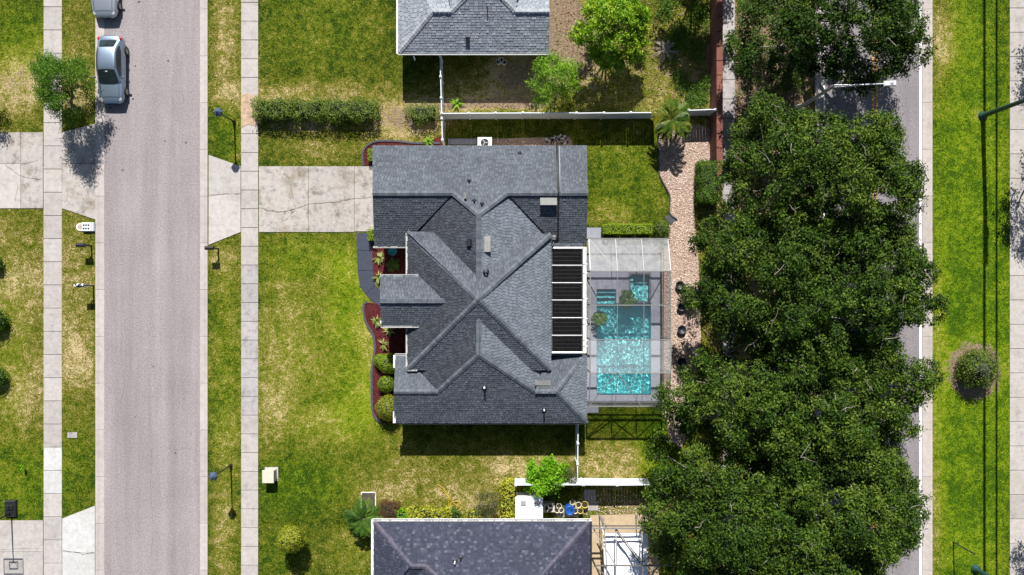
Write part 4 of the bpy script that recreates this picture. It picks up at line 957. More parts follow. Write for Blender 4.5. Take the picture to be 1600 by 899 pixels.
hedge('green_hedge', 'dull green shrub at the east end of the golden hedge', 704, 794, 717, 809, .8, M['midleaf'], 562, leaf=(.13, .07), dens=190, wob=.1)
hedge('maroon_shrub', 'reddish brown square shrub beside the garden palm', 597, 783, 622, 806, .9, M['redleaf'], 563, leaf=(.09, .04), wob=.12)
hedge('golden_shrub', 'tall yellow green shrub column beside the white shed roof', 784, 750, 803, 804, 1.2, M['yellowleaf'], 564, leaf=(.16, .09), dens=170, wob=.12)
ball('croton_shrub', 'small yellow orange shrub against the blue grey house', 741, 803, .5, M['yellowleaf'], 565, leaf=(.14, .08), n=500, rough=.15)
ball('lollipop_tree', 'round clipped yellow green lollipop tree on the south lawn', 465, 830, .88, M['boxleaf'], 570, zc=1.75, leaf=(.12, .05), cat_='tree', rough=.06, sq=1.0)
ball('planted_ring_shrub', 'large mounded dark green shrub inside the bare ring on the east verge', 1518, 574, 1.28, M['hedge'], 571, zc=.7, leaf=(.12, .06), n=5200, sq=.85, rough=.1)
ball('silver_shrub', 'silvery sparse shrub growing out of the mounded ring shrub', 1512, 575, .45, M['silverleaf'], 572, zc=1.75, leaf=(.12, .03), n=420, rough=.25)
for i, (x, y, r, lb) in enumerate([(2, 500, .75, 'upper green shrub on the left edge'), (2, 588, .65, 'lower green shrub on the left edge'), (-3, 412, .5, 'small green shrub on the left edge south of the driveway')]):
    ball('edge_shrub', lb, x, y, r, M['midleaf'], 580 + i, leaf=(.13, .06), n=1100, rough=.16, group='shrubs on the left edge')
flax('sapling', 'tiny green sapling on the lush southwest lawn', 40, 727, .35, M['citrus'], 590, n=14, z=.35)
flax('weed_clump', 'green weed clump beside the north fence corner', 715, 163, .6, M['lime'], 591, n=24, z=0)
flax('weed_clump', 'green clump at the curved bed by the fence end', 669, 222, .5, M['lime'], 592, n=24, z=0)

# ------------------------------------------------------------------ beds, edging, walkway
def bed(name, pts, mat, z=.03):
    return tag(MB().prism([W(*q)[:2] for q in pts], -.03, z).build(name, M[mat]), kind='structure')
def smooth(pts, n=8):
    out = []
    for i in range(len(pts) - 1):
        p0, p1, p2, p3 = [np.array(pts[max(0, min(len(pts) - 1, i + k))], float) for k in (-1, 0, 1, 2)]
        for t_ in np.arange(n) / n: out.append(tuple(.5 * ((2 * p1) + (-p0 + p2) * t_ + (2 * p0 - 5 * p1 + 4 * p2 - p3) * t_ ** 2 + (-p0 + 3 * p1 - 3 * p2 + p3) * t_ ** 3)))
    out.append(tuple(pts[-1])); return out
front = smooth([(586, 474), (570, 474), (568.5, 490), (574, 508), (582, 521), (586, 540), (584, 560), (581, 580), (581, 610), (582, 640), (587, 653), (596, 661)])
bed('mulch_bed', front + [(640, 661), (640, 474)], 'mulch'); bed('mulch_bed', [(582, 378), (650, 378), (650, 440), (582, 440)], 'mulch', .034)
nbed = smooth([(568, 259), (567, 240), (574, 228), (590, 221), (620, 221), (650, 224), (688, 224)])
bed('mulch_bed', nbed + [(692, 212), (692, 245), (605, 245), (605, 259)], 'mulch')
bed('mulch_bed', [(674, 220), (690, 212), (690, 224), (674, 226)], 'mulch', .038)
def edging(label, pts, w=.16, h=.1, mat='edging', name='bed_edging'):
    q = [W(*v) for v in pts]; b = MB(); Lp = []; 
    for i, v in enumerate(q):
        d = (q[min(i + 1, len(q) - 1)] - q[max(i - 1, 0)]).normalized(); n = Vector((-d.y, d.x, 0)) * w / 2; Lp.append((v - n, v + n))
    up = Vector((0, 0, h)); dn = Vector((0, 0, -.05)); n = len(Lp)
    for i in range(n - 1):
        (a, b_), (c, d_) = Lp[i], Lp[i + 1]; e = .98
        b.add([a + dn, b_ + dn, a.lerp(b_, .12) + up, b_.lerp(a, .12) + up, c + dn, d_ + dn, c.lerp(d_, .12) + up, d_.lerp(c, .12) + up], [(0, 2, 6, 4), (2, 3, 7, 6), (3, 1, 5, 7)] + ([(0, 1, 3, 2)] if i == 0 else []) + ([(4, 6, 7, 5)] if i == n - 2 else []))
    return tag(b.build(name, M[mat]), label, 'edging')
edging('dark curved concrete edging along the front mulch bed', front[6:], .2)
edging('dark curved concrete edging round the small bed north of the garage', nbed, .17)
ed2 = smooth([(1027, 205), (1028, 225), (1029, 262), (1031, 276), (1040, 293), (1047, 309), (1046, 333), (1058, 343)], 3)
edging('thin black steel edging between back lawn and pebble bed', ed2, .1, .13)
pv = pave('walkway', [[(557, 364), (582, 364), (582, 391.5), (557.5, 391.5)], [(557.5, 391.5), (582, 391.5), (583, 423), (558.5, 423)], [(558.5, 423), (583, 423), (586.5, 446), (571.5, 460), (562, 447)],
  [(571.5, 460), (586.5, 446), (600, 458), (600, 480), (590, 477), (580, 470)], [(600, 458), (615, 458), (615, 482), (600, 480)]], ['slate'])
# stepping slab at the hedge end, small pads
for nm, q, m, z, lb in [('stepping_slab', [(1038, 341), (1047, 334), (1057, 343), (1048, 352)], 'edging', .06, None), ('concrete_pad', [(917, 356), (939, 356), (939, 372), (917, 372)], 'pooldeck', .06, None), ('equipment_pad', [(700, 217), (745, 217), (745, 226), (700, 226)], 'pooldeck', .05, None), ('gravel_strip', [(768, 217), (890, 214), (895, 228), (768, 230)], 'gravelbed', .02, None), ('concrete_pad', [(915, 632), (935, 632), (935, 645), (915, 645)], 'pooldeck', .06, None)]:
    tag(MB().prism([W(*v)[:2] for v in q], -.03, z).build(nm, M[m]), kind='structure')

def inpoly(X, Y, poly):
    c = np.zeros(X.shape, bool); n = len(poly)
    for i in range(n):
        x0, y0 = poly[i]; x1, y1 = poly[(i + 1) % n]
        if y0 == y1: continue
        k = ((y0 > Y) != (y1 > Y)) & (X < (x1 - x0) * (Y - y0) / (y1 - y0) + x0); c ^= k
    return c
OCT = np.array([[1, 0, 0], [-1, 0, 0], [0, 1, 0], [0, -1, 0], [0, 0, 1], [0, 0, -1]], float); OF = [(0, 2, 4), (2, 1, 4), (1, 3, 4), (3, 0, 4), (2, 0, 5), (1, 2, 5), (3, 1, 5), (0, 3, 5)]
def stones(name, poly, dens, size, mat, seed, label, z=.03):
    rg = np.random.default_rng(seed); P = np.array(poly, float); lo, hi = P.min(0), P.max(0); n = int((hi[0] - lo[0]) * (hi[1] - lo[1]) / S / S * dens)
    X = rg.uniform(lo[0], hi[0], n); Y = rg.uniform(lo[1], hi[1], n); k = inpoly(X, Y, poly); X, Y = X[k], Y[k]; n = len(X)
    C = np.stack([(X - CX) / S, (CY - Y) / S, np.full(n, z)], 1); sz = size * rg.uniform(.5, 1.25, (n, 1, 1)); an = rg.uniform(0, 6.283, n)
    sh_ = OCT[None] * rg.uniform(.6, 1.2, (n, 6, 1)) * np.array([1, .75, .5]); x = sh_[..., 0] * np.cos(an)[:, None] - sh_[..., 1] * np.sin(an)[:, None]; y = sh_[..., 0] * np.sin(an)[:, None] + sh_[..., 1] * np.cos(an)[:, None]
    V = (np.stack([x, y, sh_[..., 2]], 2) * sz + C[:, None]).reshape(-1, 3); F = (np.arange(n)[:, None, None] * 6 + np.array(OF)[None]).reshape(-1)
    me = bpy.data.meshes.new(name); me.vertices.add(len(V)); me.vertices.foreach_set('co', V.astype(np.float32).ravel()); me.loops.add(len(F)); me.loops.foreach_set('vertex_index', F.astype(np.int32)); me.polygons.add(len(F) // 3); me.polygons.foreach_set('loop_start', np.arange(0, len(F), 3, dtype=np.int32)); me.update(calc_edges=True)
    return tag(link(name, me, M[mat], None, True), label, 'stones' if 'chip' not in name else 'mulch', kind='stuff')
peb = [(1030, 205), (1090, 195), (1110, 200), (1110, 250), (1088, 256), (1084, 320), (1092, 420), (1096, 560), (1085, 640), (1065, 700), (1046, 690), (1042, 660), (1033, 640), (1033, 372), (1046, 352), (1058, 343), (1046, 333), (1047, 309), (1040, 293), (1031, 276), (1029, 262)]
bed('pebble_bed', peb, 'gravelbed', .02); stones('pebbles', peb, 170, .062, 'stone', 71, 'pink and tan pebbles filling the strip between the lawn, pool cage and oaks')
bws = [(853, 217), (858, 211), (870, 210), (884, 213), (888, 226), (850, 226)]
stones('black_and_white_stones', bws, 60, .12, 'bwstone', 72, 'black and white stones beside the north wall of the grey house')
stones('pale_gravel', [(768, 218), (850, 217), (895, 216), (895, 229), (768, 229)], 120, .06, 'stone', 73, 'pale gravel strip along the north wall of the grey house')
mpoly = front + [(622, 661), (640, 560), (640, 510), (595, 505), (595, 474)]
stones('mulch_chips', mpoly, 200, .05, 'chip', 74, 'red mulch chips along the front of the grey house', .035)
stones('mulch_chips', [(583, 384), (640, 384), (640, 432), (586, 440), (583, 400)], 180, .05, 'chip', 75, 'red mulch chips in the shaded entry corner', .035)
stones('mulch_chips', nbed + [(690, 228), (590, 235), (590, 257)], 160, .05, 'chip', 76, 'red mulch chips in the curved bed north of the garage', .035)
stones('leaf_litter', [(870, 0), (1105, 0), (1105, 170), (700, 172), (700, 158), (830, 150), (862, 100)], 24, .07, 'litter', 77, 'brown fallen leaves under the trees behind the pale grey house', .01)
stones('leaf_litter', [(1150, -20), (1272, -20), (1272, 900), (1110, 900), (1110, 250), (1150, 160)], 30, .08, 'litter', 78, 'brown fallen leaves on the bare strip below the street oaks', .01)
stones('yard_gravel', [(905, 772), (1030, 772), (1030, 802), (905, 806)], 70, .06, 'stone', 79, 'gravel and dirt yard behind the south white fence', .01)

def ground_cover(label, poly, n, mat, seed):
    rg = np.random.default_rng(seed); P = np.array(poly, float); lo, hi = P.min(0), P.max(0); X = rg.uniform(lo[0], hi[0], n); Y = rg.uniform(lo[1], hi[1], n)
    k = inpoly(X, Y, poly) & (np.sin(X * .11 + 1) * np.sin(Y * .09) + .6 * np.sin(X * .05 + Y * .07) + rg.normal(0, .35, n) > 0); X, Y = X[k], Y[k]
    C = np.stack([(X - CX) / S, (CY - Y) / S, rg.uniform(.05, .3, len(X))], 1)
    tag(tufts(C, np.tile([0, 0, 1.0], (len(C), 1)), .13, 9, .14, .06, mat, None, rg, name='ground_cover'), label, 'ground cover', kind='stuff')
ground_cover('straggly green ground cover beside the brown wall', [(1035, -15), (1106, -15), (1106, 168), (1060, 172), (1050, 110), (1020, 40)], 2600, M['midleaf'], 90)
ground_cover('straggly weeds in the bare strip below the top oak', [(1150, -15), (1272, -15), (1272, 150), (1150, 150)], 1800, M['midleaf'], 91)
# ------------------------------------------------------------------ grass blades
def grass():
    rg = np.random.default_rng(5); n = 330000
    px = rg.uniform(-25, 1640, n); py = rg.uniform(-20, 920, n)
    k = np.ones(n, bool)
    for q in [(149, -50, 326, 950), (68, -50, 97.5, 950), (376.5, -50, 404, 950), (403, 259, 592, 364), (-80, 206, 69, 327), (-80, 812, 69, 950), (597, 228, 917, 650), (630, -50, 852, 80), (592, 822, 915, 950), (917, 372, 1032, 632),
              (1128, -50, 1149, 950), (1272, -50, 1457, 950), (1577, -50, 1640, 950), (1108, -50, 1128, 950), (556, 362, 640, 480), (566, 474, 640, 658), (566, 222, 605, 260), (925, 772, 1040, 950), (768, 215, 893, 230)]:
        k &= ~((px > q[0]) & (px < q[2]) & (py > q[1]) & (py < q[3]))
    for q in ([(326, 242), (377, 260), (377, 363), (326, 383)], [(97, 207), (151, 193), (151, 344), (97, 326)], [(97, 810), (150, 790), (150, 940), (97, 940)], peb): k &= ~inpoly(px, py, q)
    px, py = px[k], py[k]; X = (px - CX) / S; Y = (CY - py) / S
    d, s_, l = turf(X, Y); keep = (rg.random(len(X)) > np.clip(s_ + .15, 0, .93)) & (rg.random(len(X)) > (d - .3) * .6)
    X, Y, d, s_, l = X[keep], Y[keep], d[keep], s_[keep], l[keep]; n = len(X)
    V = np.zeros((n, 2, 3, 3)); 
    for j in range(2):
        a = rg.uniform(0, 6.283, n); L = rg.uniform(.05, .13, n); w = rg.uniform(.008, .022, n); hz = rg.uniform(.025, .075, n); c, s2 = np.cos(a), np.sin(a)
        V[:, j, 0] = np.stack([X - s2 * w, Y + c * w, np.zeros(n)], 1); V[:, j, 1] = np.stack([X + s2 * w, Y - c * w, np.zeros(n)], 1); V[:, j, 2] = np.stack([X + c * L, Y + s2 * L, hz], 1)
    rep = lambda q: np.repeat(q, 6)
    jd = np.clip(d + rg.normal(0, .13, n), 0, 1)
    o = npmesh('grass', V.reshape(-1, 3), 3, M['lawn'], None, {'dry': rep(jd), 'sand': rep(np.minimum(s_, -.4)), 'lush': rep(l)})
    tag(o, 'short patchy green and straw coloured lawn grass', 'grass', kind='stuff')
grass()

# ------------------------------------------------------------------ fences and wall
def fence(label, A, B, n, h=1.8, lean=None):
    a, b = W(*A), W(*B); t = empty('vinyl_fence', (a + b) / 2, label, 'fence'); d = (b - a).normalized()
    for i in range(n + 1):
        q = a.lerp(b, i / n) + Vector((R.uniform(-.02, .02), R.uniform(-.02, .02), 0))
        po = MB().box((q.x, q.y, h / 2), (.13, .13, h + .08), rz=math.atan2(d.y, d.x)).build('post', M['vinyl'], t)
        MB().add([(q.x - .08, q.y - .08, h + .045), (q.x + .08, q.y - .08, h + .045), (q.x + .08, q.y + .08, h + .045), (q.x - .08, q.y + .08, h + .045), (q.x, q.y, h + .11)], [(0, 1, 4), (1, 2, 4), (2, 3, 4), (3, 0, 4), (3, 2, 1, 0)]).build('post_cap', M['vinyl'], po)
        if i < n:
            q2 = a.lerp(b, (i + 1) / n); s0, s1 = q + d * .075, q2 - d * .075; dz = R.uniform(-.03, .02)
            nb = max(3, int((s1 - s0).length / .2)); x = Vector((-d.y, d.x, 0)); pn = MB()
            for k in range(nb):
                c0, c1 = s0.lerp(s1, k / nb) + d * .003, s0.lerp(s1, (k + 1) / nb) - d * .003
                pn.bar(c0 + Vector((0, 0, h / 2)) + x * .003 * (k % 2), c1 + Vector((0, 0, h / 2)) + x * .003 * (k % 2), .025, h - .22)
            pn.build('board_panel', M['vinyl'], t)
            MB().bar(s0 + Vector((0, 0, h - .06 + dz)), s1 + Vector((0, 0, h - .06 + dz)), .06, .1).build('top_rail', M['vinyl'], t)
            MB().bar(s0 + Vector((0, 0, .1)), s1 + Vector((0, 0, .1)), .06, .12).build('bottom_rail', M['vinyl'], t)
    return t
fence('long white vinyl fence between the two northern back yards', (694, 186), (1020, 185), 8)
fence('short white vinyl fence end between the feather palm and the brown wall', (1066, 182), (1108, 180), 1)
fence('white vinyl fence running from the pale grey house to the grey house', (691, 99), (694.5, 226), 4, 1.75)
fence('white vinyl fence running south from the rear corner of the grey house', (900, 655), (899, 747), 3)
fence('bright white vinyl fence behind the blue grey house', (806, 748), (1010, 748), 4)
bw = empty('brown_garden_wall', W(1117, 80), 'brown painted block wall beside the narrow eastern sidewalk', 'wall')
for i in range(14):
    y0 = -25 + i * 22; a, b = W(1109, y0 + 22), W(1117, y0)
    MB().box(((a.x + b.x) / 2, (a.y + b.y) / 2, .88), (b.x - a.x, b.y - a.y - .02, 1.8)).build('wall_panel', M['brownwall'], bw)
    MB().box(((a.x + b.x) / 2 + .04, (a.y + b.y) / 2, 1.82), (b.x - a.x + .06, b.y - a.y - .03, .08), ch=.02).build('cap', M['brownpost'] if R.random() < .5 else M['brownwall'], bw)

# ------------------------------------------------------------------ cars
def car(label, cx, cy, L, Wd, mat, rear_red=True):
    t = empty('parked_car', (cx, cy, 0), label, 'car', 'cars parked on the west kerb'); hw = Wd / 2; sy_ = L / 4.72
    T = lambda x, y, z: (cx + x * hw / .91, cy + y * sy_, z + .0)     # y: front negative
    st = [(-2.36, .50, .52, .56, .30), (-2.31, .64, .58, .63, .24), (-2.18, .76, .64, .71, .2), (-1.9, .86, .70, .79, .18), (-1.45, .905, .76, .87, .18), (-.95, .91, .83, .94, .17), (-.4, .91, .87, .96, .17), (.5, .91, .90, .97, .17), (1.3, .91, .92, .98, .17), (1.75, .89, .92, 1.02, .18), (2.1, .84, .88, 1.03, .2), (2.28, .74, .82, .96, .25), (2.36, .58, .72, .80, .3)]
    ring = lambda s_: [(-s_[1] * .9, s_[4]), (-s_[1], .42), (-s_[1], s_[2] * .8), (-s_[1] * .95, s_[2]), (-s_[1] * .78, (s_[2] + s_[3]) / 2 + .02), (-s_[1] * .4, s_[3] - .005), (0, s_[3]), (s_[1] * .4, s_[3] - .005), (s_[1] * .78, (s_[2] + s_[3]) / 2 + .02), (s_[1] * .95, s_[2]), (s_[1], s_[2] * .8), (s_[1], .42), (s_[1] * .9, s_[4])]
    vs = []; fs = []; k = 13
    for s_ in st: vs += [T(x, s_[0], z) for x, z in ring(s_)]
    for i in range(len(st) - 1):
        fs += [(i * k + j, i * k + j + 1, (i + 1) * k + j + 1, (i + 1) * k + j) for j in range(k - 1)] + [(i * k + k - 1, i * k, (i + 1) * k, (i + 1) * k + k - 1)]
    fs += [tuple(range(k)), tuple(range((len(st) - 1) * k + k - 1, (len(st) - 1) * k - 1, -1))]
    body = MB().add(vs, fs).build('body', mat, t, True); md = body.modifiers.new('s', 'SUBSURF'); md.levels = 1; md.render_levels = 2
    # greenhouse: rings from belt to roof
    cs_ = [(-.98, .70, .93, .93), (-.62, .72, .95, 1.16), (-.12, .66, .955, 1.39), (.45, .64, .96, 1.44), (1.0, .63, .965, 1.42), (1.4, .62, .97, 1.33), (1.68, .64, .98, 1.17), (1.98, .66, .99, 1.0)]
    vs = []; fs = []; k = 9
    rg_ = lambda s_: [(-.80, s_[2] - .05), (-.80 + (.80 - s_[1]) * .45, s_[2] + (s_[3] - s_[2]) * .5), (-s_[1], s_[2] + (s_[3] - s_[2]) * .93), (-s_[1] * .6, s_[3] - .005), (0, s_[3] + .01), (s_[1] * .6, s_[3] - .005), (s_[1], s_[2] + (s_[3] - s_[2]) * .93), (.80 - (.80 - s_[1]) * .45, s_[2] + (s_[3] - s_[2]) * .5), (.80, s_[2] - .05)]
    for s_ in cs_: vs += [T(x, s_[0], z) for x, z in rg_(s_)]
    for i in range(len(cs_) - 1): fs += [(i * k + j, i * k + j + 1, (i + 1) * k + j + 1, (i + 1) * k + j) for j in range(k - 1)]
    cab = MB().add(vs, fs).build('cabin', mat, t, True); md = cab.modifiers.new('s', 'SUBSURF'); md.levels = 1; md.render_levels = 2
    def glass(nm, pts, up): MB().add([Vector(T(*q)) + Vector(up) for q in pts], [(i, i + 1, i + 1 + len(pts) // 2, i + len(pts) // 2) for i in range(len(pts) // 2 - 1)]).build(nm, M['glassdark'], t, True)
    glass('windshield', [(-.66, -.94, .965), (-.35, -.99, .985), (0, -1.0, .99), (.35, -.99, .985), (.66, -.94, .965), (-.585, -.2, 1.365), (-.3, -.17, 1.39), (0, -.16, 1.395), (.3, -.17, 1.39), (.585, -.2, 1.365)], (0, -.02, .03))
    glass('rear_window', [(-.5, 1.42, 1.315), (-.25, 1.42, 1.33), (0, 1.42, 1.335), (.25, 1.42, 1.33), (.5, 1.42, 1.315), (-.58, 1.88, 1.045), (-.3, 1.9, 1.065), (0, 1.9, 1.07), (.3, 1.9, 1.065), (.58, 1.88, 1.045)], (0, .02, .035))
    for sg in (-1, 1):
        glass('side_window', [(sg * .80, -.62, .97), (sg * .80, -.1, .97), (sg * .80, .6, .975), (sg * .80, 1.2, .99), (sg * .765, 1.55, 1.03), (sg * .735, -.45, 1.13), (sg * .675, -.08, 1.33), (sg * .66, .5, 1.37), (sg * .66, .98, 1.35), (sg * .69, 1.4, 1.2)], (sg * .025, 0, .01))
        for yy in (-1.48, 1.38):
            w_ = Vector(T(sg * .80, yy, .32)); wh = empty_wheel(t, w_, sg)
        MB().box(T(sg * 1.0, -.62, .99), (.2, .1, .13), ch=.03).build('mirror', mat, t)
        for yy in (.12, .98): MB().box(T(sg * .925, yy, .8), (.04, .18, .03)).build('door_handle', M['rim'], t)
        hl = MB().lathe((0, 0, 0), [(.14 * math.cos(a), .035 * math.sin(a)) for a in np.linspace(-1.3, 1.57, 7)], 12); ctr = T(sg * .62, -2.1, .675); hl.v = [(ctr[0] + v[0], ctr[1] + v[1] * 1.1 + .0, ctr[2] + v[2] - (v[1]) * -.2) for v in hl.v]; hl.build('headlight', M['clear_lamp'], t, True)
        tl_ = MB().lathe((0, 0, 0), [(.12 * math.cos(a), .07 * math.sin(a)) for a in np.linspace(-1.3, 1.57, 7)], 12); ctr = T(sg * .745, 2.1, .90); tl_.v = [(ctr[0] + v[0] * .8, ctr[1] + v[1] * 1.3, ctr[2] + v[2]) for v in tl_.v]; tl_.build('tail_light', M['red_lamp'], t, True)
    seam = MB()
    for q0, q1 in (((-.66, -1.0, .935), (-.60, -1.9, .825)), ((.66, -1.0, .935), (.60, -1.9, .825)), ((-.62, 1.95, 1.035), (.62, 1.95, 1.035)), ((-.6, -1.93, .80), (.6, -1.93, .80))): seam.bar(T(*q0), T(*q1), .012, .012)
    seam.build('panel_gap', M['black'], t)
    for sg in (-1, 1): MB().bar(T(sg * .61, -.1, 1.385), T(sg * .59, 1.3, 1.355), .03, .02).build('roof_trim', M['black'], t)
    MB().box(T(.02, -.32, 1.36), (.16, .1, .03)).build('rear_view_mirror', M['greypipe'], t)
    MB().box(T(0, -2.345, .5), (.8, .05, .14), ch=.02).build('grille', M['black'], t)
    MB().box(T(0, -2.33, .31), (1.1, .08, .12), ch=.02).build('lower_intake', M['black'], t)
    for sg in (-1, 1): MB().bar(T(sg * .12 + .1, -1.03, 1.0), T(sg * .3 + .22, -.92, 1.045), .02, .02).build('wiper', M['black'], t)
    return t
def empty_wheel(t, c, sg):
    prof = [(.2, -.1), (.30, -.1), (.33, -.06), (.33, .06), (.30, .1), (.2, .1)]
    b = MB().lathe((0, 0, 0), prof, 20); b.v = [(c.x + v[2] + sg * .05, c.y + v[0], c.z + v[1]) for v in b.v]; w = b.build('wheel', M['tyre'], t, True)
    b = MB().lathe((0, 0, 0), [(.0, .085), (.06, .09), (.10, .06), (.2, .075), (.215, .1)], 14); b.v = [(c.x + sg * (v[2] + .05), c.y + v[0], c.z + v[1]) for v in b.v]; b.build('rim', M['rim'], w, True)
    return w
c1 = W(172, 109, .7); car('silver blue sedan parked whole in view on the west kerb', -28.12, 15.3, 4.72, 1.84, M['silver'])
car('pale silver car cut off by the top edge', -28.62, 21.35, 4.75, 1.86, M['pearl'])

# ------------------------------------------------------------------ lamps, mailboxes and street furniture
def post_lamp(label, px, py, h):
    b0 = W(px, py); t = empty('lamp_post', b0, label, 'street lamp', 'black post lamps along the east sidewalk')
    MB().lathe(b0, [(.11, -.05), (.11, .25), (.075, .35), (.05, .5), (.045, h - .55), (.07, h - .5)], 12).build('post', M['black'], t, True)
    ln = MB().lathe(b0, [(.09, h - .5), (.16, h - .1), (.17, h - .1)], 6).build('lantern', M['clear_lamp'], t)
    M.setdefault('lampcap', plain('blue_grey_lamp_cap', (0.05, 0.07, 0.12), 0.3))
    MB().lathe(b0, [(.33, h - .12), (.27, h - .02), (.12, h + .1), (.03, h + .2), (0, h + .22)], 6).build('lantern_roof', M['lampcap'], ln)
post_lamp('black post lamp north of the driveway apron', 366.5, 191, 3.2); post_lamp('black post lamp opposite the beige utility cabinet', 361, 727, 3.4)
def mailbox(label, px, py, h, mat, post='black', ang=math.pi, L=.58, second=None):
    b0 = W(px, py); t = empty('mailbox', b0, label, 'mailbox', 'kerbside mailboxes'); MB().box((b0.x, b0.y, h / 2 - .05), (.11, .11, h), ch=.01).build('post', M[post], t)
    c, s_ = math.cos(ang), math.sin(ang); b = MB(); n = 8; w = .14; prof = [(-w, 0), (w, 0)] + [(w * math.cos(a), .13 + w * math.sin(a)) for a in np.linspace(0, math.pi, n)]
    vs = [(b0.x + c * l - s_ * q[0], b0.y + s_ * l + c * q[0], h + q[1] - .04) for l in (-.12, L - .12) for q in prof]; k = len(prof)
    b.add(vs, [(i, (i + 1) % k, k + (i + 1) % k, k + i) for i in range(k)] + [tuple(range(k - 1, -1, -1)), tuple(range(k, 2 * k))]); bx = b.build('box', M[mat], t)
    MB().box((b0.x + c * .15 - s_ * .11, b0.y + s_ * .15 + c * .11, h + .15), (.03, .02, .16)).build('flag', M['red_lamp'] if second is None else M[second], bx)
    MB().bar((b0.x - c * .05, b0.y, h * .6), (b0.x + c * .28, b0.y, h - .04), .06, .06).build('bracket', M[post], t); return t
mailbox('black mailbox with pale teal post beside the east kerb', 341, 389, 1.1, 'black', 'greenmetal')
mailbox('plain black mailbox between two odd white ones on the west verge', 143, 384.5, 1.0, 'black')
M['cow'] = island('white_black_patch', [(0, (.7, .7, .7)), (1, (.7, .7, .7))]); 
_m, _t, _b = nodes('black_and_white_patches'); _t.links.new(ramp(_t, noise(_t, 5, 1), [(.49, (.01, .01, .01)), (.51, (.72, .74, .72))]), _b.inputs['Base Color']); M['cow'] = _m
M['bluepost'] = plain('navy_post', (.03, .06, .16), .4)
mailbox('mailbox patched black and white on a navy post, west verge', 146, 446.5, 1.35, 'cow', 'bluepost', L=.62, second='bluepost')
b0 = W(140.5, 355); t = empty('white_drain_box', b0, 'low white box with six dark square holes beside the west kerb', 'drain box')
MB().box((b0.x - .03, b0.y, .1), (.88, .62, .24), ch=.02).build('body', M['vinyl'], t)
for xx in (.22, .36): MB().box((b0.x + xx, b0.y, .226), (.035, .6, .02)).build('rib', M['alu'], t)
for xx in (-.32, -.15, .02):
    for yy in (-.12, .12): MB().box((b0.x + xx, b0.y + yy, .221), (.12, .12, .012)).build('hole', M['black'], t)
ar = [(b0.x - .47 - .48 * math.cos(a) ** .75, b0.y + .29 * math.sin(a)) for a in np.linspace(-1.5707, 1.5707, 11)]
ai = [(b0.x - .47 - (q[0] - b0.x + .47) * -.76, b0.y + (q[1] - b0.y) * .74) for q in ar]
M['brickred'] = plain('sandy_brick', (.33, .26, .21), .9, var=.3)
MB().prism(ar, -.02, .07).build('arched_kerb', M['white'], t); MB().prism(ai, -.01, .078).build('arched_infill', M['brickred'], t)

# basketball hoop
b0 = W(18.5, 794); t = empty('basketball_hoop', b0, 'portable basketball hoop with black base at the southwest driveway', 'basketball hoop')
MB().box((b0.x, b0.y, .12), (.82, 1.18, .24), ch=.08).build('base', M['black'], t); MB().box((b0.x, b0.y + .12, .28), (.5, .35, .1), ch=.04).build('base_hump', M['black'], t)
MB().tube([(b0.x, b0.y - .35, .2), (b0.x + .02, b0.y - .35, 1.6), (b0.x + .04, b0.y - .38, 2.7), (b0.x + .06, b0.y - .5, 3.1)], [.05, .05, .04, .04], 8).build('pole', M['darkmetal'], t, True)
MB().tube([(b0.x, b0.y + .4, .22), (b0.x + .02, b0.y - .33, 1.5)], .02, 6).build('strut', M['darkmetal'], t)
zb = 3.35; yb = b0.y - .62; xb = b0.x + .06; fr = MB()
for (x0, z0, x1, z1) in ((-.68, -.5, .68, -.5), (.68, -.5, .68, .5), (.68, .5, -.68, .5), (-.68, .5, -.68, -.5), (-.3, -.3, .3, -.3), (.3, -.3, .3, .15), (.3, .15, -.3, .15), (-.3, .15, -.3, -.3)): fr.bar((xb + x0, yb, zb + z0), (xb + x1, yb, zb + z1), .05, .05, up=(0, 1, 0))
bb = fr.build('backboard_frame', M['darkmetal'], t); M['polycarb'] = screenmat('clear_backboard', .1, (.5, .5, .52))
MB().box((xb, yb, zb), (1.3, .02, .94)).build('backboard', M['polycarb'], bb)
rimm = MB().tube([(xb + .23 * math.cos(a), yb - .28 + .23 * math.sin(a), 3.05) for a in np.linspace(0, 6.283, 20)], .012, 6, False).build('rim', M['brownpost'], t)
b0 = W(424.5, 741); t = empty('utility_cabinet', b0, 'beige metal utility cabinet on the front lawn edge', 'utility box'); MB().box((b0.x, b0.y, .38), (.74, .78, .8)).build('body', M['beigebox'], t); MB().box((b0.x, b0.y, .82), (.82, .9, .1), ch=.035).build('lid', M['beigebox'], t)
MB().box((b0.x, b0.y, .02), (.95, 1.0, .06)).build('pad', M['walk'], t)
b0 = W(113.5, 680); tag(MB().box((b0.x, b0.y, .02), (.7, .4, .07), ch=.01).build('utility_cover', M['walk_old']), 'flat tan utility cover set in the west verge grass', 'cover')
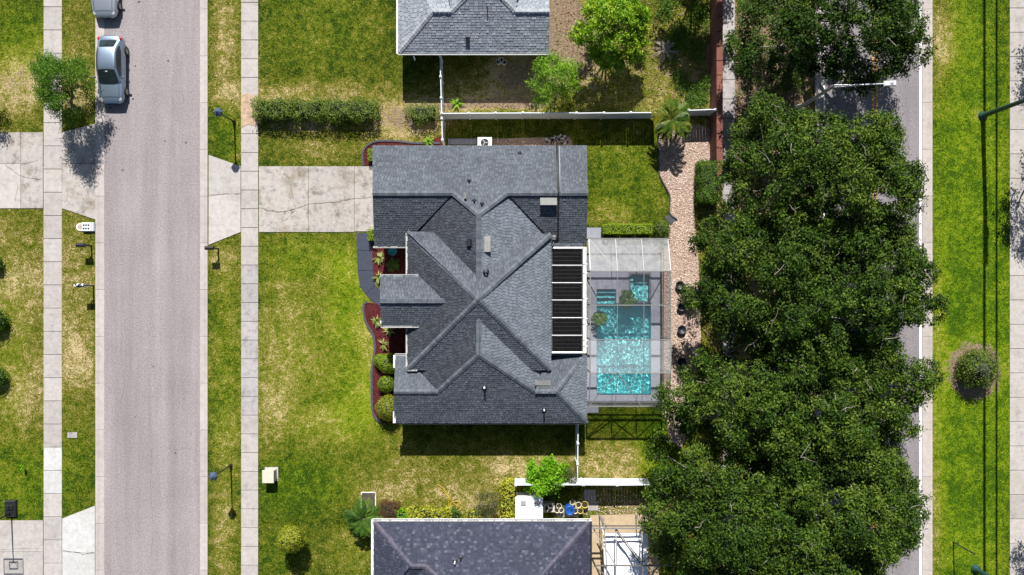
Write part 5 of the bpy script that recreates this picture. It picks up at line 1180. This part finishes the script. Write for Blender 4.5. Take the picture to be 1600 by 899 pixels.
# tall lights
def street_light(label, px, py, h, arm, ang, mat, r=.13):
    b0 = W(px, py); t = empty('street_light', b0, label, 'street light', 'tall lights of the main road'); M0 = M[mat]
    MB().lathe(b0, [(r * 1.9, -.05), (r * 1.9, .12), (r * 1.2, .2), (r, .5), (r * .7, h)], 14).build('pole', M0, t, True)
    d = Vector((math.cos(ang), math.sin(ang), 0)); top = b0 + Vector((0, 0, h))
    MB().tube([top - Vector((0, 0, .35)), top + d * arm * .6 + Vector((0, 0, .12)), top + d * arm + Vector((0, 0, .2))], [.06, .05, .045], 8).build('arm', M0, t, True)
    MB().tube([top + Vector((0, .05, .05)), top + d * arm * .55 + Vector((0, 0, .14))], .03, 6).build('brace', M0, t)
    hd = top + d * (arm + .35) + Vector((0, 0, .2)); lm = MB().box((hd.x, hd.y, hd.z), (.8, .34, .14), rz=ang, ch=.05).build('lamp_head', M0, t); MB().box((hd.x + d.x * .12, hd.y + d.y * .12, hd.z - .075), (.4, .24, .03), rz=ang).build('lens', M['clear_lamp'], lm)
    MB().box((hd.x + d.x * .1, hd.y + d.y * .1, hd.z + .085), (.2, .14, .05), rz=ang, ch=.02).build('photocell', M['greypipe'], lm)
street_light('white street light whose arm reaches over the shaded main road', 1248, 169, 6.0, 3.1, .03, 'steel')
street_light('tall green street light on the east verge near the top', 1535.5, 181, 9.8, 2.0, math.pi / 2, 'greenmetal', .17)
street_light('green street light base at the bottom edge of the east verge', 1524, 889, 8.5, 2.0, math.pi / 2, 'greenmetal', .17)
b0 = W(1489.5, 847); t = empty('marker_post', b0, 'thin dark marker post on the lower east verge', 'post'); MB().tube([b0 - Vector((0, 0, .1)), b0 + Vector((0, 0, 2.4))], .045, 8).build('post', M['darkmetal'], t); MB().box((b0.x, b0.y, 2.45), (.1, .03, .25)).build('plate', M['darkmetal'], t)
for i, (px, lb) in enumerate([(1538, 'thicker overhead cable running along the east verge'), (1557, 'thinner overhead cable running along the east verge')]):
    x = W(px, 450).x - .24
    tag(MB().tube([(x, -70, 8.8), (x, -30, 8.5), (x, 0, 8.4), (x, 30, 8.5), (x, 70, 8.8)], .10 if i == 0 else .075, 8).build('overhead_cable', M['wire']), lb, 'cable', 'overhead cables')

# ------------------------------------------------------------------ yards: equipment, pots, canopy
def ac(label, px, py, m='white', s_=.85):
    b0 = W(px, py); t = empty('air_conditioner', (b0.x, b0.y, .05), label, 'air conditioner'); MB().box((b0.x, b0.y, .45), (s_, s_ * .75, .8), ch=.03).build('case', M[m], t)
    MB().lathe((b0.x, b0.y, .852), [(.28, .0), (.28, .012), (.0, .012)], 20).build('fan_grille', M['black'], t)
    for k in range(3):
        a = k * 2.094; MB().bar((b0.x, b0.y, .872), (b0.x + .25 * math.cos(a), b0.y + .25 * math.sin(a), .872), .07, .008).build('fan_blade', M['greypipe'], t)
ac('white air conditioner beside the north wall of the grey house', 758, 226.5, 'white', 1.0); ac('grey air conditioner next to the white shed roof', 857, 789, 'beigebox', .8)
b0 = W(826, 784); t = empty('white_shed', b0, 'small shed with flat white roof beside the blue grey house', 'shed'); MB().box((b0.x, b0.y, .75), (1.75, 1.35, 1.5)).build('wall', M['white'], t); MB().box((b0.x, b0.y, 1.55), (1.9, 1.5, .09), ch=.02).build('roof', M['canvas'], t)
for dx in (-.4, .52): MB().box((b0.x + dx, b0.y + .35, 1.63), (.34, .3, .08), ch=.02).build('roof_vent', M['greypipe'], t)
pots = [(873, 793, 'cream', .2), (870, 799, 'cream', .19), (876, 799, 'cream', .19), (894, 787, 'cream', .19), (896.5, 792.5, 'yellowpot', .18), (903, 791, 'cream', .21), (898, 800, 'cream', .2), (906, 800, 'yellowpot', .21), (913, 790.5, 'yellowpot', .24)]
names = ['cream pot at the top of the western trio of pots', 'left cream pot of the western trio of pots', 'right cream pot of the western trio of pots', 'northernmost cream pot right of the blue drum', 'small yellow pot just right of the blue drum', 'cream pot between two yellow pots', 'cream pot touching the blue drum', 'yellow rimmed pot nearest the roof edge', 'largest ochre pot at the east end of the pots']
for (x, y, m, r), lb in zip(pots, names):
    b0 = W(x, y - 4); t = empty('plant_pot', b0, lb, 'pot', 'pots behind the blue grey house'); MB().lathe(b0, [(r * .7, 0), (r, .36), (r * 1.06, .38), (r * 1.06, .42), (r * .9, .42), (r * .85, .33)], 16).build('pot', M[m], t, True); MB().lathe(b0, [(r * .87, .35), (0, .37)], 14).build('soil', M['potsoil'], t)
b0 = W(889, 793); t = empty('blue_drum', b0, 'bright blue plastic drum among the pots', 'drum'); MB().lathe(b0, [(.3, 0), (.34, .1), (.34, .45), (.355, .5), (.34, .55), (.34, .85), (.3, .9), (.28, .88), (0, .88)], 18).build('barrel', M['blue'], t, True); MB().lathe(b0 + Vector((.12, .05, .88)), [(.06, 0), (.06, .04), (0, .04)], 10).build('bung', M['black'], t)
for i, (x, y, r) in enumerate([(783, 94, .2), (779, 96, .18), (788, 97, .16)]):
    b0 = W(x, y + 3); t = empty('plant_pot', b0, ('larger pale pot in the shade of the pale grey house', 'left pale pot in the shade of the pale grey house', 'right small pale pot in the shade of the pale grey house')[i], 'pot'); MB().lathe(b0, [(r * .7, 0), (r, .4), (r * 1.05, .44), (r * .85, .44), (r * .8, .36)], 14).build('pot', M['white_dirty'], t, True); MB().lathe(b0, [(r * .82, .38), (0, .4)], 12).build('soil', M['potsoil'], t)
M['navy'] = plain('dark_blue_glaze', (.012, .016, .026), .5)
for i, (x, y, r) in enumerate([(1061, 446, .3), (1063, 480, .27), (1064, 515, .3), (1064, 565, .3)]):
    b0 = W(x, y); t = empty('garden_bowl', (b0.x, b0.y, .03), ('uppermost', 'second', 'third', 'lowest')[i] + ' dark bowl on the pebbles east of the pool cage', 'bowl', 'dark bowls on the pebbles')
    MB().lathe(b0 + Vector((0, 0, .03)), [(r * .5, 0), (r, .25), (r * 1.05, .3), (r * .95, .3), (r * .5, .12), (0, .1)], 18).build('bowl', M['darkmetal'] if i == 0 else M['navy'], t, True); MB().lathe(b0 + Vector((0, 0, .03)), [(r * .55, -.01), (r * .55, .03), (0, .03)], 14).build('foot', M['navy'], t)
# palm bed with white edging
b0 = W(576, 783); bedr = tag(MB().box((b0.x, b0.y, .01), (.9, 1.15, .06)).build('planting_bed', M['soil']), kind='structure')
t = empty('white_bed_border', b0, 'thin white border round the small dark bed by the garden palm', 'edging')
for x0, y0, x1, y1 in ((-.5, .62, .5, .62), (.5, .62, .5, -.62), (-.5, -.62, -.5, .62)): MB().bar((b0.x + x0, b0.y + y0, .04), (b0.x + x1, b0.y + y1, .04), .06, .1).build('border_piece', M['white_dirty'], t)
hp = smooth([(683, 757), (694, 765), (702, 778), (712, 789), (720, 793), (716, 799), (706, 796), (705, 786), (716, 784), (722, 792), (712, 799), (702, 792), (700, 776), (688, 764)], 6)
tag(MB().tube([W(x, y, .06 + .02 * math.sin(i)) for i, (x, y) in enumerate(hp)], .022, 6).build('garden_hose', M['hose']), 'thin yellow hose coiled on the worn side lawn', 'hose')
# south patio, bare cage frame and white canopy
pave('south_patio', [[(922, 805), (1030, 803), (1030, 832), (922, 832)], [(922, 832), (945, 832), (945, 960), (922, 960)], [(945, 832), (1030, 832), (1030, 960), (945, 960)]], ['tanpave'], z=.04)
pave('yard_slab', [[(912, 765), (931, 765), (931, 783), (912, 783)], [(905, 783), (935, 783), (935, 798), (905, 798)], [(868, 795), (905, 795), (905, 808), (868, 808)]], ['walk_old'], z=.04)
cf = empty('bare_enclosure_frame', W(975, 870), 'unscreened bronze and white aluminium cage frame over the south patio', 'frame')
def fb(a, b, w=.07, m='alu'): return MB().bar(W(*a), W(*b), w, w).build('beam', M[m], cf)
zz = 2.6; z2 = 3.3
for a, b, m in [((925, 822, zz), (1040, 822, zz), 'alu_dark'), ((926, 826, zz + .25), (1040, 826, zz + .25), 'alu'), ((928, 884, z2), (1050, 884, z2), 'alu_dark'), ((943, 808, zz), (948, 884, z2), 'alu'), ((948, 884, z2), (948, 960, z2), 'alu'), ((962, 826, zz), (964, 884, z2), 'alu'), ((1003, 826, zz), (1004, 884, z2), 'alu'), ((1004, 884, z2), (1004, 960, z2), 'alu_dark'),
                ((962, 826, zz + .02), (1004, 880, z2 + .02), 'alu'), ((964, 832, zz - .3), (1000, 880, z2 - .3), 'alu_dark'), ((1040, 840, zz), (1004, 880, z2), 'alu_dark'), ((926, 824, zz), (962, 884, z2), 'alu'), ((928, 884, z2), (945, 899, z2), 'alu_dark'), ((938, 806, zz), (948, 826, zz), 'alu'), ((962, 884, z2 + .02), (962, 960, z2 + .02), 'alu')]: fb(a, b, .08, m)
for x, y in ((1003, 822), (943, 822), (1004, 884)):
    q = W(x, y, zz); MB().bar((q.x, q.y, 0), (q.x, q.y, zz), .07, .07).build('post', M['alu'], cf)
t = empty('white_canopy', W(978, 870), 'white fabric canopy under the bare frame at the bottom edge', 'canopy')
def wq(pts): return [W(*q) for q in pts]
cv = MB(); nx_, ny_ = 10, 12; g0 = []
for j in range(ny_ + 1):
    for i in range(nx_ + 1):
        u, v = i / nx_, j / ny_; zc = 1.55 + .5 * (1 - abs(2 * v - 1)) * (1 - abs(2 * u - 1)) + .04 * math.sin(9 * u + 7 * v)
        g0.append(W(943 + 69 * u, 833 + 95 * v, zc))
cv.add(g0, [(j * 11 + i, (j + 1) * 11 + i, (j + 1) * 11 + i + 1, j * 11 + i + 1) for j in range(ny_) for i in range(nx_)]); cv.build('fabric', M['canvas'], t, True)
for u, v in ((0, 0), (10, 0)):
    q = g0[v * 11 + u]; MB().bar((q.x, q.y, 0), (q.x, q.y, q.z - .02), .05, .05).build('pole', M['white'], t)
